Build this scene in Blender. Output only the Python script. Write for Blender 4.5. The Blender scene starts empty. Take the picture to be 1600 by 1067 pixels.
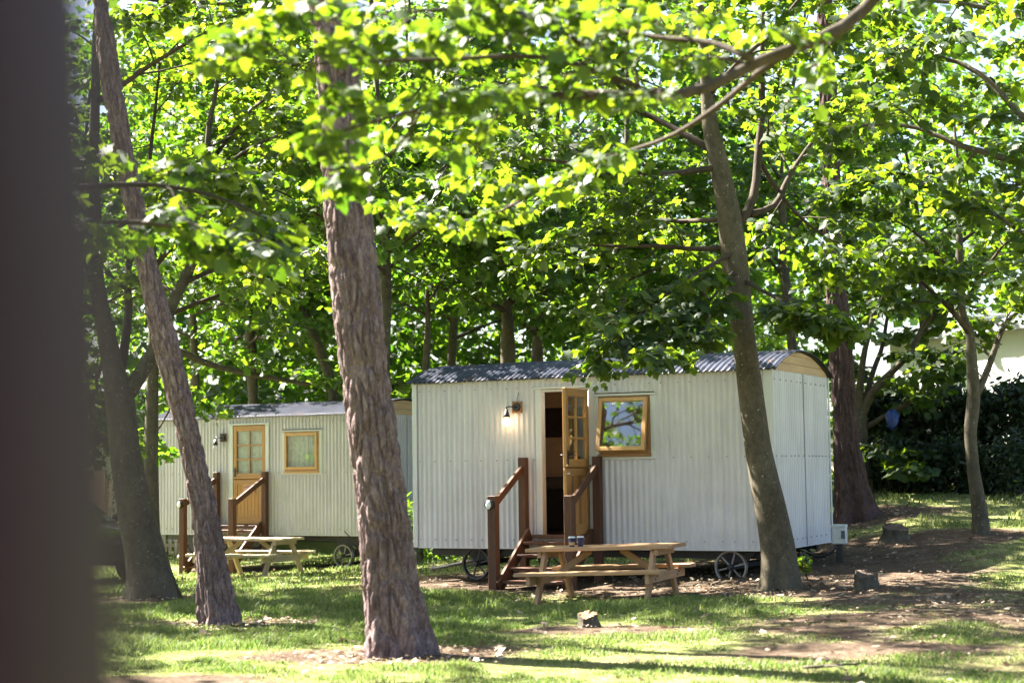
import bpy, math, random
import numpy as np
from mathutils import Vector, Matrix

C = bpy.context.scene.collection
SC = bpy.context.scene
rng = np.random.default_rng(7)
R = math.radians

# ------------------------------------------------------------------ camera
EYE = Vector((0.0, 0.0, 1.4))
cam_d = bpy.data.cameras.new('camera')
cam = bpy.data.objects.new('camera', cam_d)
C.objects.link(cam)
cam.location = EYE
cam.rotation_euler = (Matrix.Rotation(R(94.46), 3, 'X') @ Matrix.Rotation(R(-0.8), 3, 'Z')).to_euler()
cam_d.lens = 58.0
cam_d.sensor_width = 36.0
cam_d.clip_start = 0.05
cam_d.clip_end = 2000.0
cam_d.dof.use_dof = True
cam_d.dof.focus_distance = 20.3
cam_d.dof.aperture_fstop = 2.0
SC.camera = cam
CM = cam.rotation_euler.to_matrix()
FPX = 58.0 / 36.0 * 1600.0


def ray(px, py):
    return CM @ Vector(((px - 800.0) / FPX, -(py - 533.5) / FPX, -1.0))


def at(px, py, y):
    """the point at depth y (metres ahead of the viewpoint) seen at photo position px, py"""
    d = ray(px, py)
    return np.array(EYE + d * (y / d.y))


def sst(x):
    x = np.clip(x, 0.0, 1.0)
    return x * x * (3 - 2 * x)


def vnoise(p, seed=0):
    """value noise, p (N,3) -> (N,) in -1..1"""
    p = np.asarray(p, dtype=np.float64)
    i = np.floor(p).astype(np.int64)
    f = p - i
    f = f * f * (3 - 2 * f)

    def h(ix, iy, iz):
        n = (ix * 374761393 + iy * 668265263 + iz * 2147483647 + seed * 974634777) & 0x7fffffff
        n = (n ^ (n >> 13)) * 1274126177 & 0x7fffffff
        n = (n ^ (n >> 16)) * 668265263 & 0x7fffffff
        return ((n ^ (n >> 15)) & 0xffff) / 32767.5 - 1.0
    out = 0
    for dx in (0, 1):
        wx = f[:, 0] if dx else 1 - f[:, 0]
        for dy in (0, 1):
            wy = f[:, 1] if dy else 1 - f[:, 1]
            for dz in (0, 1):
                wz = f[:, 2] if dz else 1 - f[:, 2]
                out = out + wx * wy * wz * h(i[:, 0] + dx, i[:, 1] + dy, i[:, 2] + dz)
    return out


def worley(p, seed=0):
    """F2 - F1 of jittered cells, p (N,3)"""
    i = np.floor(p).astype(np.int64)
    f1 = np.full(len(p), 9.0)
    f2 = np.full(len(p), 9.0)

    def h(a, s):
        n = (a[:, 0] * 73856093 ^ a[:, 1] * 19349663 ^ a[:, 2] * 83492791 ^ (seed + s) * 2654435761) & 0x7fffffff
        n = (n ^ (n >> 13)) * 1274126177 & 0x7fffffff
        return ((n ^ (n >> 16)) & 0xffff) / 65535.0
    for dx in (-1, 0, 1):
        for dy in (-1, 0, 1):
            for dz in (-1, 0, 1):
                c = i + np.array((dx, dy, dz))
                q = c + np.stack([h(c, 1), h(c, 2), h(c, 3)], 1)
                d = np.linalg.norm(q - p, axis=1)
                m = d < f1
                f2 = np.where(m, f1, np.minimum(f2, d))
                f1 = np.where(m, d, f1)
    return f2 - f1


def gz(x, y):
    """ground height"""
    x = np.asarray(x, dtype=np.float64)
    y = np.asarray(y, dtype=np.float64)
    z = 0.03 * np.clip(x, 0, 4) * sst((y - 9) / 6)
    z = z + 0.60 * np.clip((x - 2.4) / 3.2, 0, 1) ** 1.2 * np.clip((y - 17.0) / 7.5, 0, 1.25) ** 1.3
    z = z - 0.44 * sst((-x + 1.5) / 7.0) * sst((y - 14) / 20.0)
    z = z - 0.08 * np.exp(-((x - 0.8) ** 2 + (y - 18.8) ** 2) / 2.6)
    sh = np.shape(z)
    P = np.stack([np.ravel(x) * 0.7 + 0 * np.ravel(z), np.ravel(y) * 0.7 + 0 * np.ravel(z), np.zeros(z.size)], 1)
    z = z + (0.02 * vnoise(P, 3) + 0.008 * vnoise(P * 4, 4)).reshape(sh)
    return z


def gz1(x, y):
    return float(gz(np.array([x]), np.array([y]))[0])


def gp(px, py):
    """ground point seen at photo position px, py"""
    d = ray(px, py)
    t = 5.0
    for _ in range(4000):
        p = EYE + d * t
        if p.z <= gz1(p.x, p.y):
            break
        t += 0.02
    return np.array((p.x, p.y, gz1(p.x, p.y)))


# ------------------------------------------------------------------ scene objects
def tag(o, label=None, cat=None, group=None, kind=None):
    if label: o['label'] = label
    if cat: o['category'] = cat
    if group: o['group'] = group
    if kind: o['kind'] = kind
    return o


def empty(name, loc=(0, 0, 0), rz=0.0, **k):
    o = bpy.data.objects.new(name, None)
    o.empty_display_size = 0.2
    o.location = loc
    o.rotation_euler = (0, 0, rz)
    C.objects.link(o)
    return tag(o, **k)


def copy_tree(o, parent=None):
    c = o.copy()
    C.objects.link(c)
    if parent is not None:
        c.parent = parent
    for ch in list(o.children):
        copy_tree(ch, c)
    return c


class MB:
    """collects shapes and links them as one mesh object"""

    def __init__(self):
        self.v, self.f, self.uv, self.mi, self.sm = [], [], [], [], []

    def face(self, idx, uv=None, m=0, smooth=False):
        self.f.append(tuple(idx))
        self.uv.append(uv if uv is not None else [(0.0, 0.0)] * len(idx))
        self.mi.append(m)
        self.sm.append(smooth)

    def poly(self, pts, m=0):
        b = len(self.v)
        self.v += [tuple(p) for p in pts]
        self.face(range(b, b + len(pts)), None, m)

    def beam(self, p0, p1, w, h, up=(0, 0, 1), c=0.004, m=0):
        """a chamfered bar from p0 to p1, w across, h along 'up'"""
        p0 = np.array(p0, float); p1 = np.array(p1, float)
        x = p1 - p0
        L = np.linalg.norm(x); x /= L
        y = np.cross(np.array(up, float), x)
        if np.linalg.norm(y) < 1e-5: y = np.cross(np.array((0, 1.0, 0)), x)
        y /= np.linalg.norm(y)
        z = np.cross(x, y)
        c = min(c, w * .3, h * .3, L * .3)
        w2, h2 = w / 2, h / 2
        ring = [(w2 - c, -h2), (w2, -h2 + c), (w2, h2 - c), (w2 - c, h2), (-w2 + c, h2), (-w2, h2 - c), (-w2, -h2 + c), (-w2 + c, -h2)]
        g = [0.0]
        for k in range(8):
            a, b_ = ring[k], ring[(k + 1) % 8]
            g.append(g[-1] + math.hypot(a[0] - b_[0], a[1] - b_[1]))
        ou, ov = rng.random() * 20, rng.random() * 20
        b = len(self.v)
        st = ((0.0, c), (c, 0.0), (L - c, 0.0), (L, c))
        for (t, ins) in st:
            sx, sz = (w2 - ins) / w2, (h2 - ins) / h2
            for (a, d) in ring:
                self.v.append(tuple(p0 + x * t + y * a * sx + z * d * sz))
        for s in range(3):
            for k in range(8):
                k2 = (k + 1) % 8
                self.face((b + s * 8 + k, b + s * 8 + k2, b + s * 8 + 8 + k2, b + s * 8 + 8 + k),
                          [(st[s][0] + ou, g[k] + ov), (st[s][0] + ou, g[k + 1] + ov), (st[s + 1][0] + ou, g[k + 1] + ov), (st[s + 1][0] + ou, g[k] + ov)], m)
        self.face([b + k for k in range(7, -1, -1)], [(ring[k][0] * .3 + ou, ring[k][1] + ov) for k in range(7, -1, -1)], m)
        self.face([b + 24 + k for k in range(8)], [(ring[k][0] * .3 + ou, ring[k][1] + ov) for k in range(8)], m)
        return self

    def box(self, lo, hi, c=0.004, m=0):
        lo = np.array(lo, float); hi = np.array(hi, float)
        e = hi - lo
        k = int(np.argmax(e))
        mid = (lo + hi) / 2
        p0, p1 = mid.copy(), mid.copy()
        p0[k], p1[k] = lo[k], hi[k]
        if k == 2: return self.beam(p0, p1, e[1], e[0], (1, 0, 0), c, m)
        return self.beam(p0, p1, e[1 - k], e[2], (0, 0, 1), c, m)

    def tube(self, pts, rad, n=8, m=0, caps=True, smooth=True, u=(0, 0, 1)):
        pts = np.array(pts, float)
        N = len(pts)
        rad = np.broadcast_to(np.array(rad, float), (N,))
        tan = np.gradient(pts, axis=0)
        tan /= np.maximum(np.linalg.norm(tan, axis=1), 1e-9)[:, None]
        up = np.array(u, float)
        if abs(np.dot(up, tan[0])) > 0.93: up = np.array((1.0, 0, 0))
        b = len(self.v)
        a = np.arange(n) * 2 * math.pi / n
        ca, sa = np.cos(a)[:, None], np.sin(a)[:, None]
        ln = 0.0
        lens = []
        ou = rng.random() * 9
        for i in range(N):
            s = np.cross(tan[i], up); s /= max(np.linalg.norm(s), 1e-9)
            up = np.cross(s, tan[i])
            q = pts[i] + rad[i] * (ca * s + sa * up)
            self.v += [tuple(t) for t in q]
            if i: ln += float(np.linalg.norm(pts[i] - pts[i - 1]))
            lens.append(ln)
        for i in range(N - 1):
            for k in range(n):
                k2 = (k + 1) % n
                g0, g1 = k / n, (k + 1) / n
                self.face((b + i * n + k, b + i * n + k2, b + i * n + n + k2, b + i * n + n + k),
                          [(lens[i] + ou, g0), (lens[i] + ou, g1), (lens[i + 1] + ou, g1), (lens[i + 1] + ou, g0)], m, smooth)
        if caps:
            self.face([b + k for k in range(n - 1, -1, -1)], None, m)
            self.face([b + (N - 1) * n + k for k in range(n)], None, m)
        return self

    def ball(self, c, r, n=12, m=0, sq=(1, 1, 1)):
        c = np.array(c, float)
        b = len(self.v)
        k = n // 2
        for i in range(k + 1):
            t = math.pi * i / k
            for j in range(n):
                a = 2 * math.pi * j / n
                self.v.append((c[0] + r * sq[0] * math.sin(t) * math.cos(a), c[1] + r * sq[1] * math.sin(t) * math.sin(a), c[2] + r * sq[2] * math.cos(t)))
        for i in range(k):
            for j in range(n):
                j2 = (j + 1) % n
                self.face((b + i * n + j, b + i * n + n + j, b + i * n + n + j2, b + i * n + j2), None, m, True)
        return self

    def grid(self, P, m=0, smooth=True, uv=None):
        """P (a,b,3) sheet"""
        A, B = P.shape[:2]
        b = len(self.v)
        self.v += [tuple(t) for t in P.reshape(-1, 3)]
        for i in range(A - 1):
            for j in range(B - 1):
                ids = (b + i * B + j, b + (i + 1) * B + j, b + (i + 1) * B + j + 1, b + i * B + j + 1)
                u = [tuple(uv.reshape(-1, 2)[q - b]) for q in ids] if uv is not None else None
                self.face(ids, u, m, smooth)
        return self

    def build(self, name, mats, parent=None, loc=None):
        me = bpy.data.meshes.new(name)
        me.from_pydata(self.v, [], self.f)
        if not isinstance(mats, (list, tuple)): mats = [mats]
        for mm in mats: me.materials.append(mm)
        me.polygons.foreach_set('material_index', self.mi)
        me.polygons.foreach_set('use_smooth', self.sm)
        ul = me.uv_layers.new(name='uv')
        flat = [c for f in self.uv for t in f for c in t]
        ul.data.foreach_set('uv', flat)
        me.update()
        o = bpy.data.objects.new(name, me)
        C.objects.link(o)
        if parent is not None: o.parent = parent
        if loc is not None: o.location = loc
        return o


def big_mesh(name, V, F, nper, mat, parent=None, smooth=False):
    """V (N,3), F flat vertex indices, nper polygon sizes (array)"""
    me = bpy.data.meshes.new(name)
    me.vertices.add(len(V))
    me.vertices.foreach_set('co', np.ascontiguousarray(V, dtype=np.float32).ravel())
    F = np.ascontiguousarray(F, dtype=np.int32).ravel()
    me.loops.add(len(F))
    me.loops.foreach_set('vertex_index', F)
    nper = np.asarray(nper, dtype=np.int32)
    st = np.concatenate([[0], np.cumsum(nper)[:-1]]).astype(np.int32)
    me.polygons.add(len(nper))
    me.polygons.foreach_set('loop_start', st)
    me.polygons.foreach_set('loop_total', nper)
    if smooth: me.polygons.foreach_set('use_smooth', np.ones(len(nper), dtype=bool))
    me.materials.append(mat)
    me.update(calc_edges=True)
    o = bpy.data.objects.new(name, me)
    C.objects.link(o)
    if parent is not None: o.parent = parent
    return o


# ------------------------------------------------------------------ materials
class NT:
    def __init__(self, name, rough=0.6, spec=0.3, metal=0.0):
        self.m = bpy.data.materials.new(name)
        self.m.use_nodes = True
        self.n = self.m.node_tree.nodes
        self.l = self.m.node_tree.links
        self.b = self.n['Principled BSDF']
        self.out = self.n['Material Output']
        self.b.inputs['Roughness'].default_value = rough
        self.b.inputs['Specular IOR Level'].default_value = spec
        self.b.inputs['Metallic'].default_value = metal

    def new(self, t, **k):
        n = self.n.new(t)
        for a, b in k.items(): setattr(n, a, b)
        return n

    def link(self, a, b): self.l.new(a, b)

    def coord(self, kind='Object', scale=(1, 1, 1)):
        t = self.new('ShaderNodeTexCoord')
        mp = self.new('ShaderNodeMapping')
        mp.inputs['Scale'].default_value = scale
        self.link(t.outputs[kind], mp.inputs['Vector'])
        return mp.outputs['Vector']

    def noise(self, vec, scale=5, detail=4, rough=0.55, dist=0.0):
        n = self.new('ShaderNodeTexNoise')
        n.inputs['Scale'].default_value = scale
        n.inputs['Detail'].default_value = detail
        n.inputs['Roughness'].default_value = rough
        n.inputs['Distortion'].default_value = dist
        if vec is not None: self.link(vec, n.inputs['Vector'])
        return n.outputs['Fac']

    def vor(self, vec, scale=5, feature='F1', out='Distance'):
        n = self.new('ShaderNodeTexVoronoi', feature=feature)
        n.inputs['Scale'].default_value = scale
        self.link(vec, n.inputs['Vector'])
        return n.outputs[out]

    def ramp(self, fac, stops):
        n = self.new('ShaderNodeValToRGB')
        e = n.color_ramp.elements
        while len(e) < len(stops): e.new(0.5)
        for el, (p, c) in zip(e, stops):
            el.position = p
            el.color = (c, c, c, 1) if isinstance(c, (int, float)) else (*c, 1)
        self.link(fac, n.inputs['Fac'])
        return n.outputs['Color']

    def mix(self, fac, a, b, mode='MIX'):
        n = self.new('ShaderNodeMix', data_type='RGBA', blend_type=mode)
        for s, v in ((0, fac), (6, a), (7, b)):
            if isinstance(v, (int, float)): n.inputs[s].default_value = v if s == 0 else (v, v, v, 1)
            elif isinstance(v, tuple): n.inputs[s].default_value = (*v, 1)
            else: self.link(v, n.inputs[s])
        return n.outputs[2]

    def math(self, op, a, b=0.0):
        n = self.new('ShaderNodeMath', operation=op)
        for s, v in ((0, a), (1, b)):
            if isinstance(v, (int, float)): n.inputs[s].default_value = v
            else: self.link(v, n.inputs[s])
        return n.outputs[0]

    def color(self, c):
        if isinstance(c, tuple): self.b.inputs['Base Color'].default_value = (*c, 1)
        else: self.link(c, self.b.inputs['Base Color'])
        return self

    def bump(self, h, strength=0.5, dist=0.01):
        n = self.new('ShaderNodeBump')
        n.inputs['Strength'].default_value = strength
        n.inputs['Distance'].default_value = dist
        self.link(h, n.inputs['Height'])
        self.link(n.outputs['Normal'], self.b.inputs['Normal'])
        return self

    def set(self, sock, v):
        if isinstance(v, (int, float)): self.b.inputs[sock].default_value = v
        else: self.link(v, self.b.inputs[sock])
        return self


def m_wood(name, c0, c1, rough=0.6, spec=0.25, grain=1.0):
    t = NT(name, rough, spec)
    v = t.coord('UV', (1.0, 14.0 * grain, 1))
    n1 = t.noise(v, 3.0, 6, 0.65, 1.2)
    v2 = t.coord('UV', (0.6, 3, 1))
    n2 = t.noise(v2, 2.0, 3, 0.5)
    f = t.math('ADD', t.math('MULTIPLY', n1, 0.7), t.math('MULTIPLY', n2, 0.3))
    c = t.ramp(f, [(0.3, c0), (0.68, c1)])
    st = t.noise(t.coord('UV', (2.0, 7.0, 1)), 1.7, 6, 0.75, 0.5)
    g = sum(c1) / 3 * .62
    c = t.mix(t.ramp(st, [(0.5, 0.0), (0.72, 0.55)]), c, (g * 1.04, g, g * .93))
    t.color(c)
    t.bump(n1, 0.35, 0.004)
    return t.m


def m_paint(name, c, rough=0.5, spec=0.4, var=0.12, metal=0.0):
    t = NT(name, rough, spec, metal)
    v = t.coord('Object')
    n = t.noise(v, 1.6, 6, 0.65)
    vs = t.coord('Object', (9, 9, 0.6))
    st = t.noise(vs, 1.2, 4, 0.6)
    f = t.math('MULTIPLY', n, st)
    d = tuple(x * (1 - var * 2) for x in c)
    t.color(t.ramp(f, [(0.12, d), (0.34, c)]))
    t.set('Roughness', t.ramp(n, [(0.3, rough - .08), (0.7, rough + .12)]))
    return t.m


def m_plain(name, c, rough=0.5, spec=0.4, metal=0.0, bump=0.0):
    t = NT(name, rough, spec, metal)
    v = t.coord('Object')
    n = t.noise(v, 14, 5, 0.6)
    t.color(t.ramp(n, [(0.3, tuple(x * .75 for x in c)), (0.7, tuple(min(1, x * 1.1) for x in c))]))
    if bump: t.bump(n, bump, 0.004)
    return t.m


def m_emit(name, c, s):
    t = NT(name)
    t.color(c)
    t.b.inputs['Emission Color'].default_value = (*c, 1)
    t.b.inputs['Emission Strength'].default_value = s
    return t.m


def m_glass(name, tint=(0.9, 0.95, 0.93), refl=0.35):
    t = NT(name)
    tr = t.new('ShaderNodeBsdfTransparent'); tr.inputs[0].default_value = (*tint, 1)
    gl = t.new('ShaderNodeBsdfGlossy'); gl.inputs['Roughness'].default_value = 0.02
    lw = t.new('ShaderNodeLayerWeight'); lw.inputs['Blend'].default_value = refl
    mx = t.new('ShaderNodeMixShader')
    t.link(t.math('ADD', t.math('MULTIPLY', lw.outputs['Fresnel'], 0.65), 0.05), mx.inputs[0])
    t.link(tr.outputs[0], mx.inputs[1]); t.link(gl.outputs[0], mx.inputs[2])
    t.link(mx.outputs[0], t.out.inputs['Surface'])
    return t.m


def m_leaf(name, dark, light, trans0, trans1, fac=0.5, rough=0.38, spec=0.5):
    t = NT(name, rough, spec)
    g = t.new('ShaderNodeNewGeometry')
    r = g.outputs['Random Per Island']
    v = t.coord('Object')
    n = t.noise(v, 0.55, 2, 0.5)
    f = t.math('ADD', t.math('MULTIPLY', r, 0.6), t.math('MULTIPLY', n, 0.5))
    t.color(t.ramp(f, [(0.2, dark), (0.85, light)]))
    tl = t.new('ShaderNodeBsdfTranslucent')
    t.link(t.ramp(f, [(0.2, trans0), (0.85, trans1)]), tl.inputs['Color'])
    mx = t.new('ShaderNodeMixShader'); mx.inputs[0].default_value = fac
    t.link(t.b.outputs[0], mx.inputs[1]); t.link(tl.outputs[0], mx.inputs[2])
    t.link(mx.outputs[0], t.out.inputs['Surface'])
    return t.m


def m_pine_bark(name, hi, mid, lo):
    t = NT(name, 0.9, 0.12)
    v = t.coord('Object', (1, 1, 0.33))
    vd = t.noise(v, 26, 6, 0.7, 0.8)
    big = t.noise(t.coord('Object', (1, 1, .5)), 3, 4, 0.6)
    vf = t.coord('Object', (1, 1, 0.4))
    fine = t.noise(vf, 85, 5, 0.75, 0.4)
    f = t.math('ADD', t.math('MULTIPLY', vd, 0.5), t.math('ADD', t.math('MULTIPLY', big, 0.2), t.math('MULTIPLY', fine, 0.35)))
    col = t.ramp(f, [(0.36, lo), (0.5, mid), (0.66, hi)])
    t.color(col)
    hgt = t.math('ADD', t.math('MULTIPLY', vd, 0.9), t.math('MULTIPLY', fine, 0.5))
    t.bump(hgt, 1.0, 0.03)
    return t.m


def m_bark(name, a, b, lichen=(0.3, 0.32, 0.27), amt=0.69):
    t = NT(name, 0.85, 0.15)
    v = t.coord('Object', (1, 1, 0.6))
    n = t.noise(v, 16, 7, 0.68, 0.5)
    big = t.noise(v, 2.6, 4, 0.6)
    c = t.ramp(t.math('ADD', t.math('MULTIPLY', n, 0.6), t.math('MULTIPLY', big, 0.45)), [(0.36, a), (0.7, b)])
    vo = t.coord('Object', (1, 1, 0.8))
    sp = t.noise(vo, 38, 2, 0.5)
    c = t.mix(t.ramp(sp, [(amt, 0.0), (amt + 0.04, 1.0)]), c, lichen)
    t.color(c)
    t.bump(n, 0.8, 0.012)
    return t.m


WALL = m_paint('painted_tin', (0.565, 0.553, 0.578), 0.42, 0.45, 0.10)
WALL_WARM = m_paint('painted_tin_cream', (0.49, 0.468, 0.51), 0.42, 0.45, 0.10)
TRIM = m_paint('painted_trim', (0.57, 0.585, 0.59), 0.45, 0.4, 0.05)
BOLT = m_plain('bolt_heads', (0.13, 0.13, 0.13), 0.5, 0.4)
OAK = m_wood('door_timber', (0.32, 0.15, 0.038), (0.47, 0.255, 0.085), 0.45, 0.35)
OAK_DARK = m_wood('door_panel_timber', (0.20, 0.085, 0.022), (0.31, 0.15, 0.05), 0.45, 0.35)
PINE_OPEN = m_wood('window_timber', (0.42, 0.22, 0.075), (0.58, 0.345, 0.14), 0.4, 0.35)
FRAMEWOOD = m_wood('frame_timber', (0.22, 0.10, 0.035), (0.36, 0.18, 0.07), 0.5, 0.3)
STAIN = m_wood('stained_timber', (0.05, 0.021, 0.012), (0.125, 0.058, 0.032), 0.6, 0.25)
TABLEWOOD = m_wood('table_timber', (0.27, 0.15, 0.075), (0.46, 0.285, 0.15), 0.65, 0.2)
TABLEGREY = m_wood('weathered_table_timber', (0.30, 0.235, 0.14), (0.46, 0.38, 0.26), 0.7, 0.2)
GABLE = m_wood('gable_boards', (0.42, 0.27, 0.14), (0.60, 0.43, 0.26), 0.6, 0.2)
IRON = m_plain('cast_iron', (0.045, 0.045, 0.05), 0.45, 0.4, 0.3, 0.2)
RIMGREY = m_plain('worn_iron_rim', (0.26, 0.24, 0.22), 0.5, 0.4, 0.4, 0.2)
BLACK = m_plain('black_metal', (0.018, 0.018, 0.02), 0.4, 0.4)
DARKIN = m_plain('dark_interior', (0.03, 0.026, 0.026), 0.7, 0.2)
BEIGE = m_wood('interior_boarding', (0.56, 0.36, 0.21), (0.68, 0.46, 0.29), 0.6, 0.2)
WHITE = m_plain('white_plastic', (0.78, 0.79, 0.78), 0.35, 0.4)
CURTAIN = m_plain('pale_curtain', (0.72, 0.74, 0.66), 0.9, 0.1)
GLASS = m_glass('window_glass', (0.75, 0.78, 0.78), 0.55)
GLASSPALE = m_glass('door_glass', (0.92, 0.95, 0.94), 0.22)
BULB = m_emit('lit_bulb', (1.0, 0.72, 0.40), 2.2)


def m_roof():
    t = NT('roof_tin', 0.45, 0.2)
    v = t.coord('Object')
    n = t.noise(v, 3.0, 6, 0.65)
    c = t.ramp(n, [(0.3, (0.026, 0.029, 0.046)), (0.7, (0.05, 0.055, 0.08))])
    d = t.noise(t.coord('Object', (2.2, 1, 1)), 2.3, 6, 0.72, 0.6)
    c = t.mix(t.ramp(d, [(0.58, 0.0), (0.66, 0.85)]), c, (0.11, 0.072, 0.045))
    t.color(c)
    t.set('Roughness', t.ramp(d, [(0.5, 0.46), (0.64, 0.8)]))
    return t.m


ROOF = m_roof()
BARK_PINE = m_pine_bark('pine_bark', (0.34, 0.26, 0.255), (0.135, 0.095, 0.093), (0.045, 0.031, 0.029))
BARK_RED = m_pine_bark('red_pine_bark', (0.13, 0.088, 0.08), (0.07, 0.046, 0.042), (0.03, 0.02, 0.018))
BARK_SYC = m_bark('sycamore_bark', (0.04, 0.033, 0.022), (0.115, 0.098, 0.068))
BARK_DARK = m_bark('dark_bark', (0.036, 0.031, 0.023), (0.11, 0.096, 0.070))
TWIG = m_bark('branch_bark', (0.028, 0.022, 0.018), (0.08, 0.062, 0.046), amt=0.8)

LEAF = m_leaf('sycamore_leaf', (0.011, 0.030, 0.011), (0.030, 0.062, 0.016), (0.07, 0.17, 0.006), (0.27, 0.38, 0.014), 0.46, 0.58, 0.5)
LEAF_FAR = m_leaf('woodland_leaf', (0.011, 0.030, 0.014), (0.028, 0.058, 0.020), (0.07, 0.21, 0.006), (0.25, 0.42, 0.016), 0.45, 0.58, 0.6)
LEAF_DARK = m_leaf('hedge_leaf', (0.007, 0.017, 0.007), (0.02, 0.036, 0.012), (0.02, 0.05, 0.006), (0.05, 0.1, 0.01), 0.25, .5, .35)
NEEDLE = m_leaf('pine_needle', (0.02, 0.045, 0.016), (0.045, 0.075, 0.024), (0.05, 0.1, 0.01), (0.1, 0.17, 0.02), 0.2)
GRASS = m_leaf('grass_blade', (0.032, 0.078, 0.013), (0.15, 0.165, 0.06), (0.085, 0.21, 0.014), (0.29, 0.33, 0.10), 0.38, 0.5, 0.3)
LITTER = m_leaf('dead_leaf', (0.07, 0.04, 0.025), (0.36, 0.29, 0.21), (0.12, 0.07, 0.03), (0.32, 0.25, 0.16), 0.15, 0.75, 0.15)

# ------------------------------------------------------------------ leaves
_half = [(0.12, -0.05), (0.42, 0.02), (0.37, 0.24), (0.60, 0.48), (0.33, 0.60)]
NEAR2 = np.array([(0.0, 0.30), (0, 0.02)] + _half + [(0, 1.0)] + [(-x, y) for x, y in reversed(_half)])
_hf = [(0.42, 0.06), (0.22, 0.26), (0.55, 0.55)]
FAR2 = np.array([(0.0, 0.0)] + _hf + [(0, 1.0)] + [(-x, y) for x, y in reversed(_hf)])
OVAL2 = np.array([(0.0, 0.0), (0.22, 0.3), (0.2, 0.65), (0, 1.0), (-0.2, 0.65), (-0.22, 0.3)])


def leaf_mesh(name, P, Nn, T, S, mat, parent=None, shape='near'):
    P = np.asarray(P, float)
    N = len(P)
    T = T / np.maximum(np.linalg.norm(T, axis=1), 1e-9)[:, None]
    Nn = Nn - (Nn * T).sum(1)[:, None] * T
    Nn = Nn / np.maximum(np.linalg.norm(Nn, axis=1), 1e-9)[:, None]
    X = np.cross(T, Nn)
    t2 = {'near': NEAR2, 'far': FAR2, 'oval': OVAL2}[shape]
    K = len(t2)
    curl = rng.uniform(-0.1, 0.8, N)
    wid = rng.uniform(0.85, 1.15, N)
    x = t2[None, :, 0] * wid[:, None]
    y = np.broadcast_to(t2[None, :, 1], x.shape)
    z = -curl[:, None] * (0.7 * np.abs(x) ** 1.3 + 0.45 * y * y)
    V = P[:, None, :] + S[:, None, None] * (x[..., None] * X[:, None, :] + y[..., None] * T[:, None, :] + z[..., None] * Nn[:, None, :])
    base = (np.arange(N) * K)[:, None]
    if shape == 'near':
        k = np.arange(1, K)
        k2 = np.roll(k, -1)
        tri = np.stack([np.zeros_like(k), k, k2], 1).reshape(-1)
        F = base + tri[None, :]
        nper = np.full(N * (K - 1), 3)
    elif shape == 'far':
        k = np.arange(1, K - 1)
        tri = np.stack([np.zeros_like(k), k, k + 1], 1).reshape(-1)
        F = base + tri[None, :]
        nper = np.full(N * (K - 2), 3)
    else:
        F = base + np.array([[0, 1, 2, 3, 0, 3, 4, 5]])
        nper = np.full(N * 2, 4)
    return big_mesh(name, V.reshape(-1, 3), F, nper, mat, parent)


def sph(n):
    v = rng.normal(size=(n, 3))
    return v / np.linalg.norm(v, axis=1)[:, None]


def spray(nodes, dirs, per, size, spread=0.16, flat=0.75, droop=0.35):
    """leaf positions round the twig nodes, lying in loose tiers"""
    nodes = np.repeat(np.asarray(nodes, float), per, 0)
    dirs = np.repeat(np.asarray(dirs, float), per, 0)
    n = len(nodes)
    d = sph(n)
    d[:, 2] *= 0.45
    P = nodes + d * rng.uniform(0.15, 1.0, (n, 1)) * spread
    T = d + 0.5 * dirs + np.array((0, 0, -droop))
    Nn = np.array((0, 0, 1.0)) * flat + sph(n) * 0.62
    S = size * np.clip(rng.normal(.9, .24, n), .35, 1.5)
    return P, Nn, T, S


def nrm(v):
    return v / max(np.linalg.norm(v), 1e-9)


def resample(pts, n):
    pts = np.array(pts, float)
    d = np.concatenate([[0], np.cumsum(np.linalg.norm(np.diff(pts, axis=0), axis=1))])
    t = np.linspace(0, d[-1], n)
    # smooth the corners a little
    out = np.stack([np.interp(t, d, pts[:, k]) for k in range(3)], 1)
    for _ in range(2):
        out[1:-1] = 0.25 * out[:-2] + 0.5 * out[1:-1] + 0.25 * out[2:]
    return out, d[-1]


class Foliage:
    def __init__(self): self.n, self.d = [], []

    def add(self, p, d): self.n.append(p); self.d.append(d)


def rib(p0, d, L, n=5, bend=0.25, droop=0.0):
    """a wandering shoot"""
    pts = [np.array(p0)]
    d = nrm(np.array(d))
    for i in range(n):
        d = nrm(d + rng.normal(size=3) * bend * np.array((1, 1, .6)) + np.array((0, 0, -droop)))
        pts.append(pts[-1] + d * L / n)
    return np.array(pts)


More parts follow.
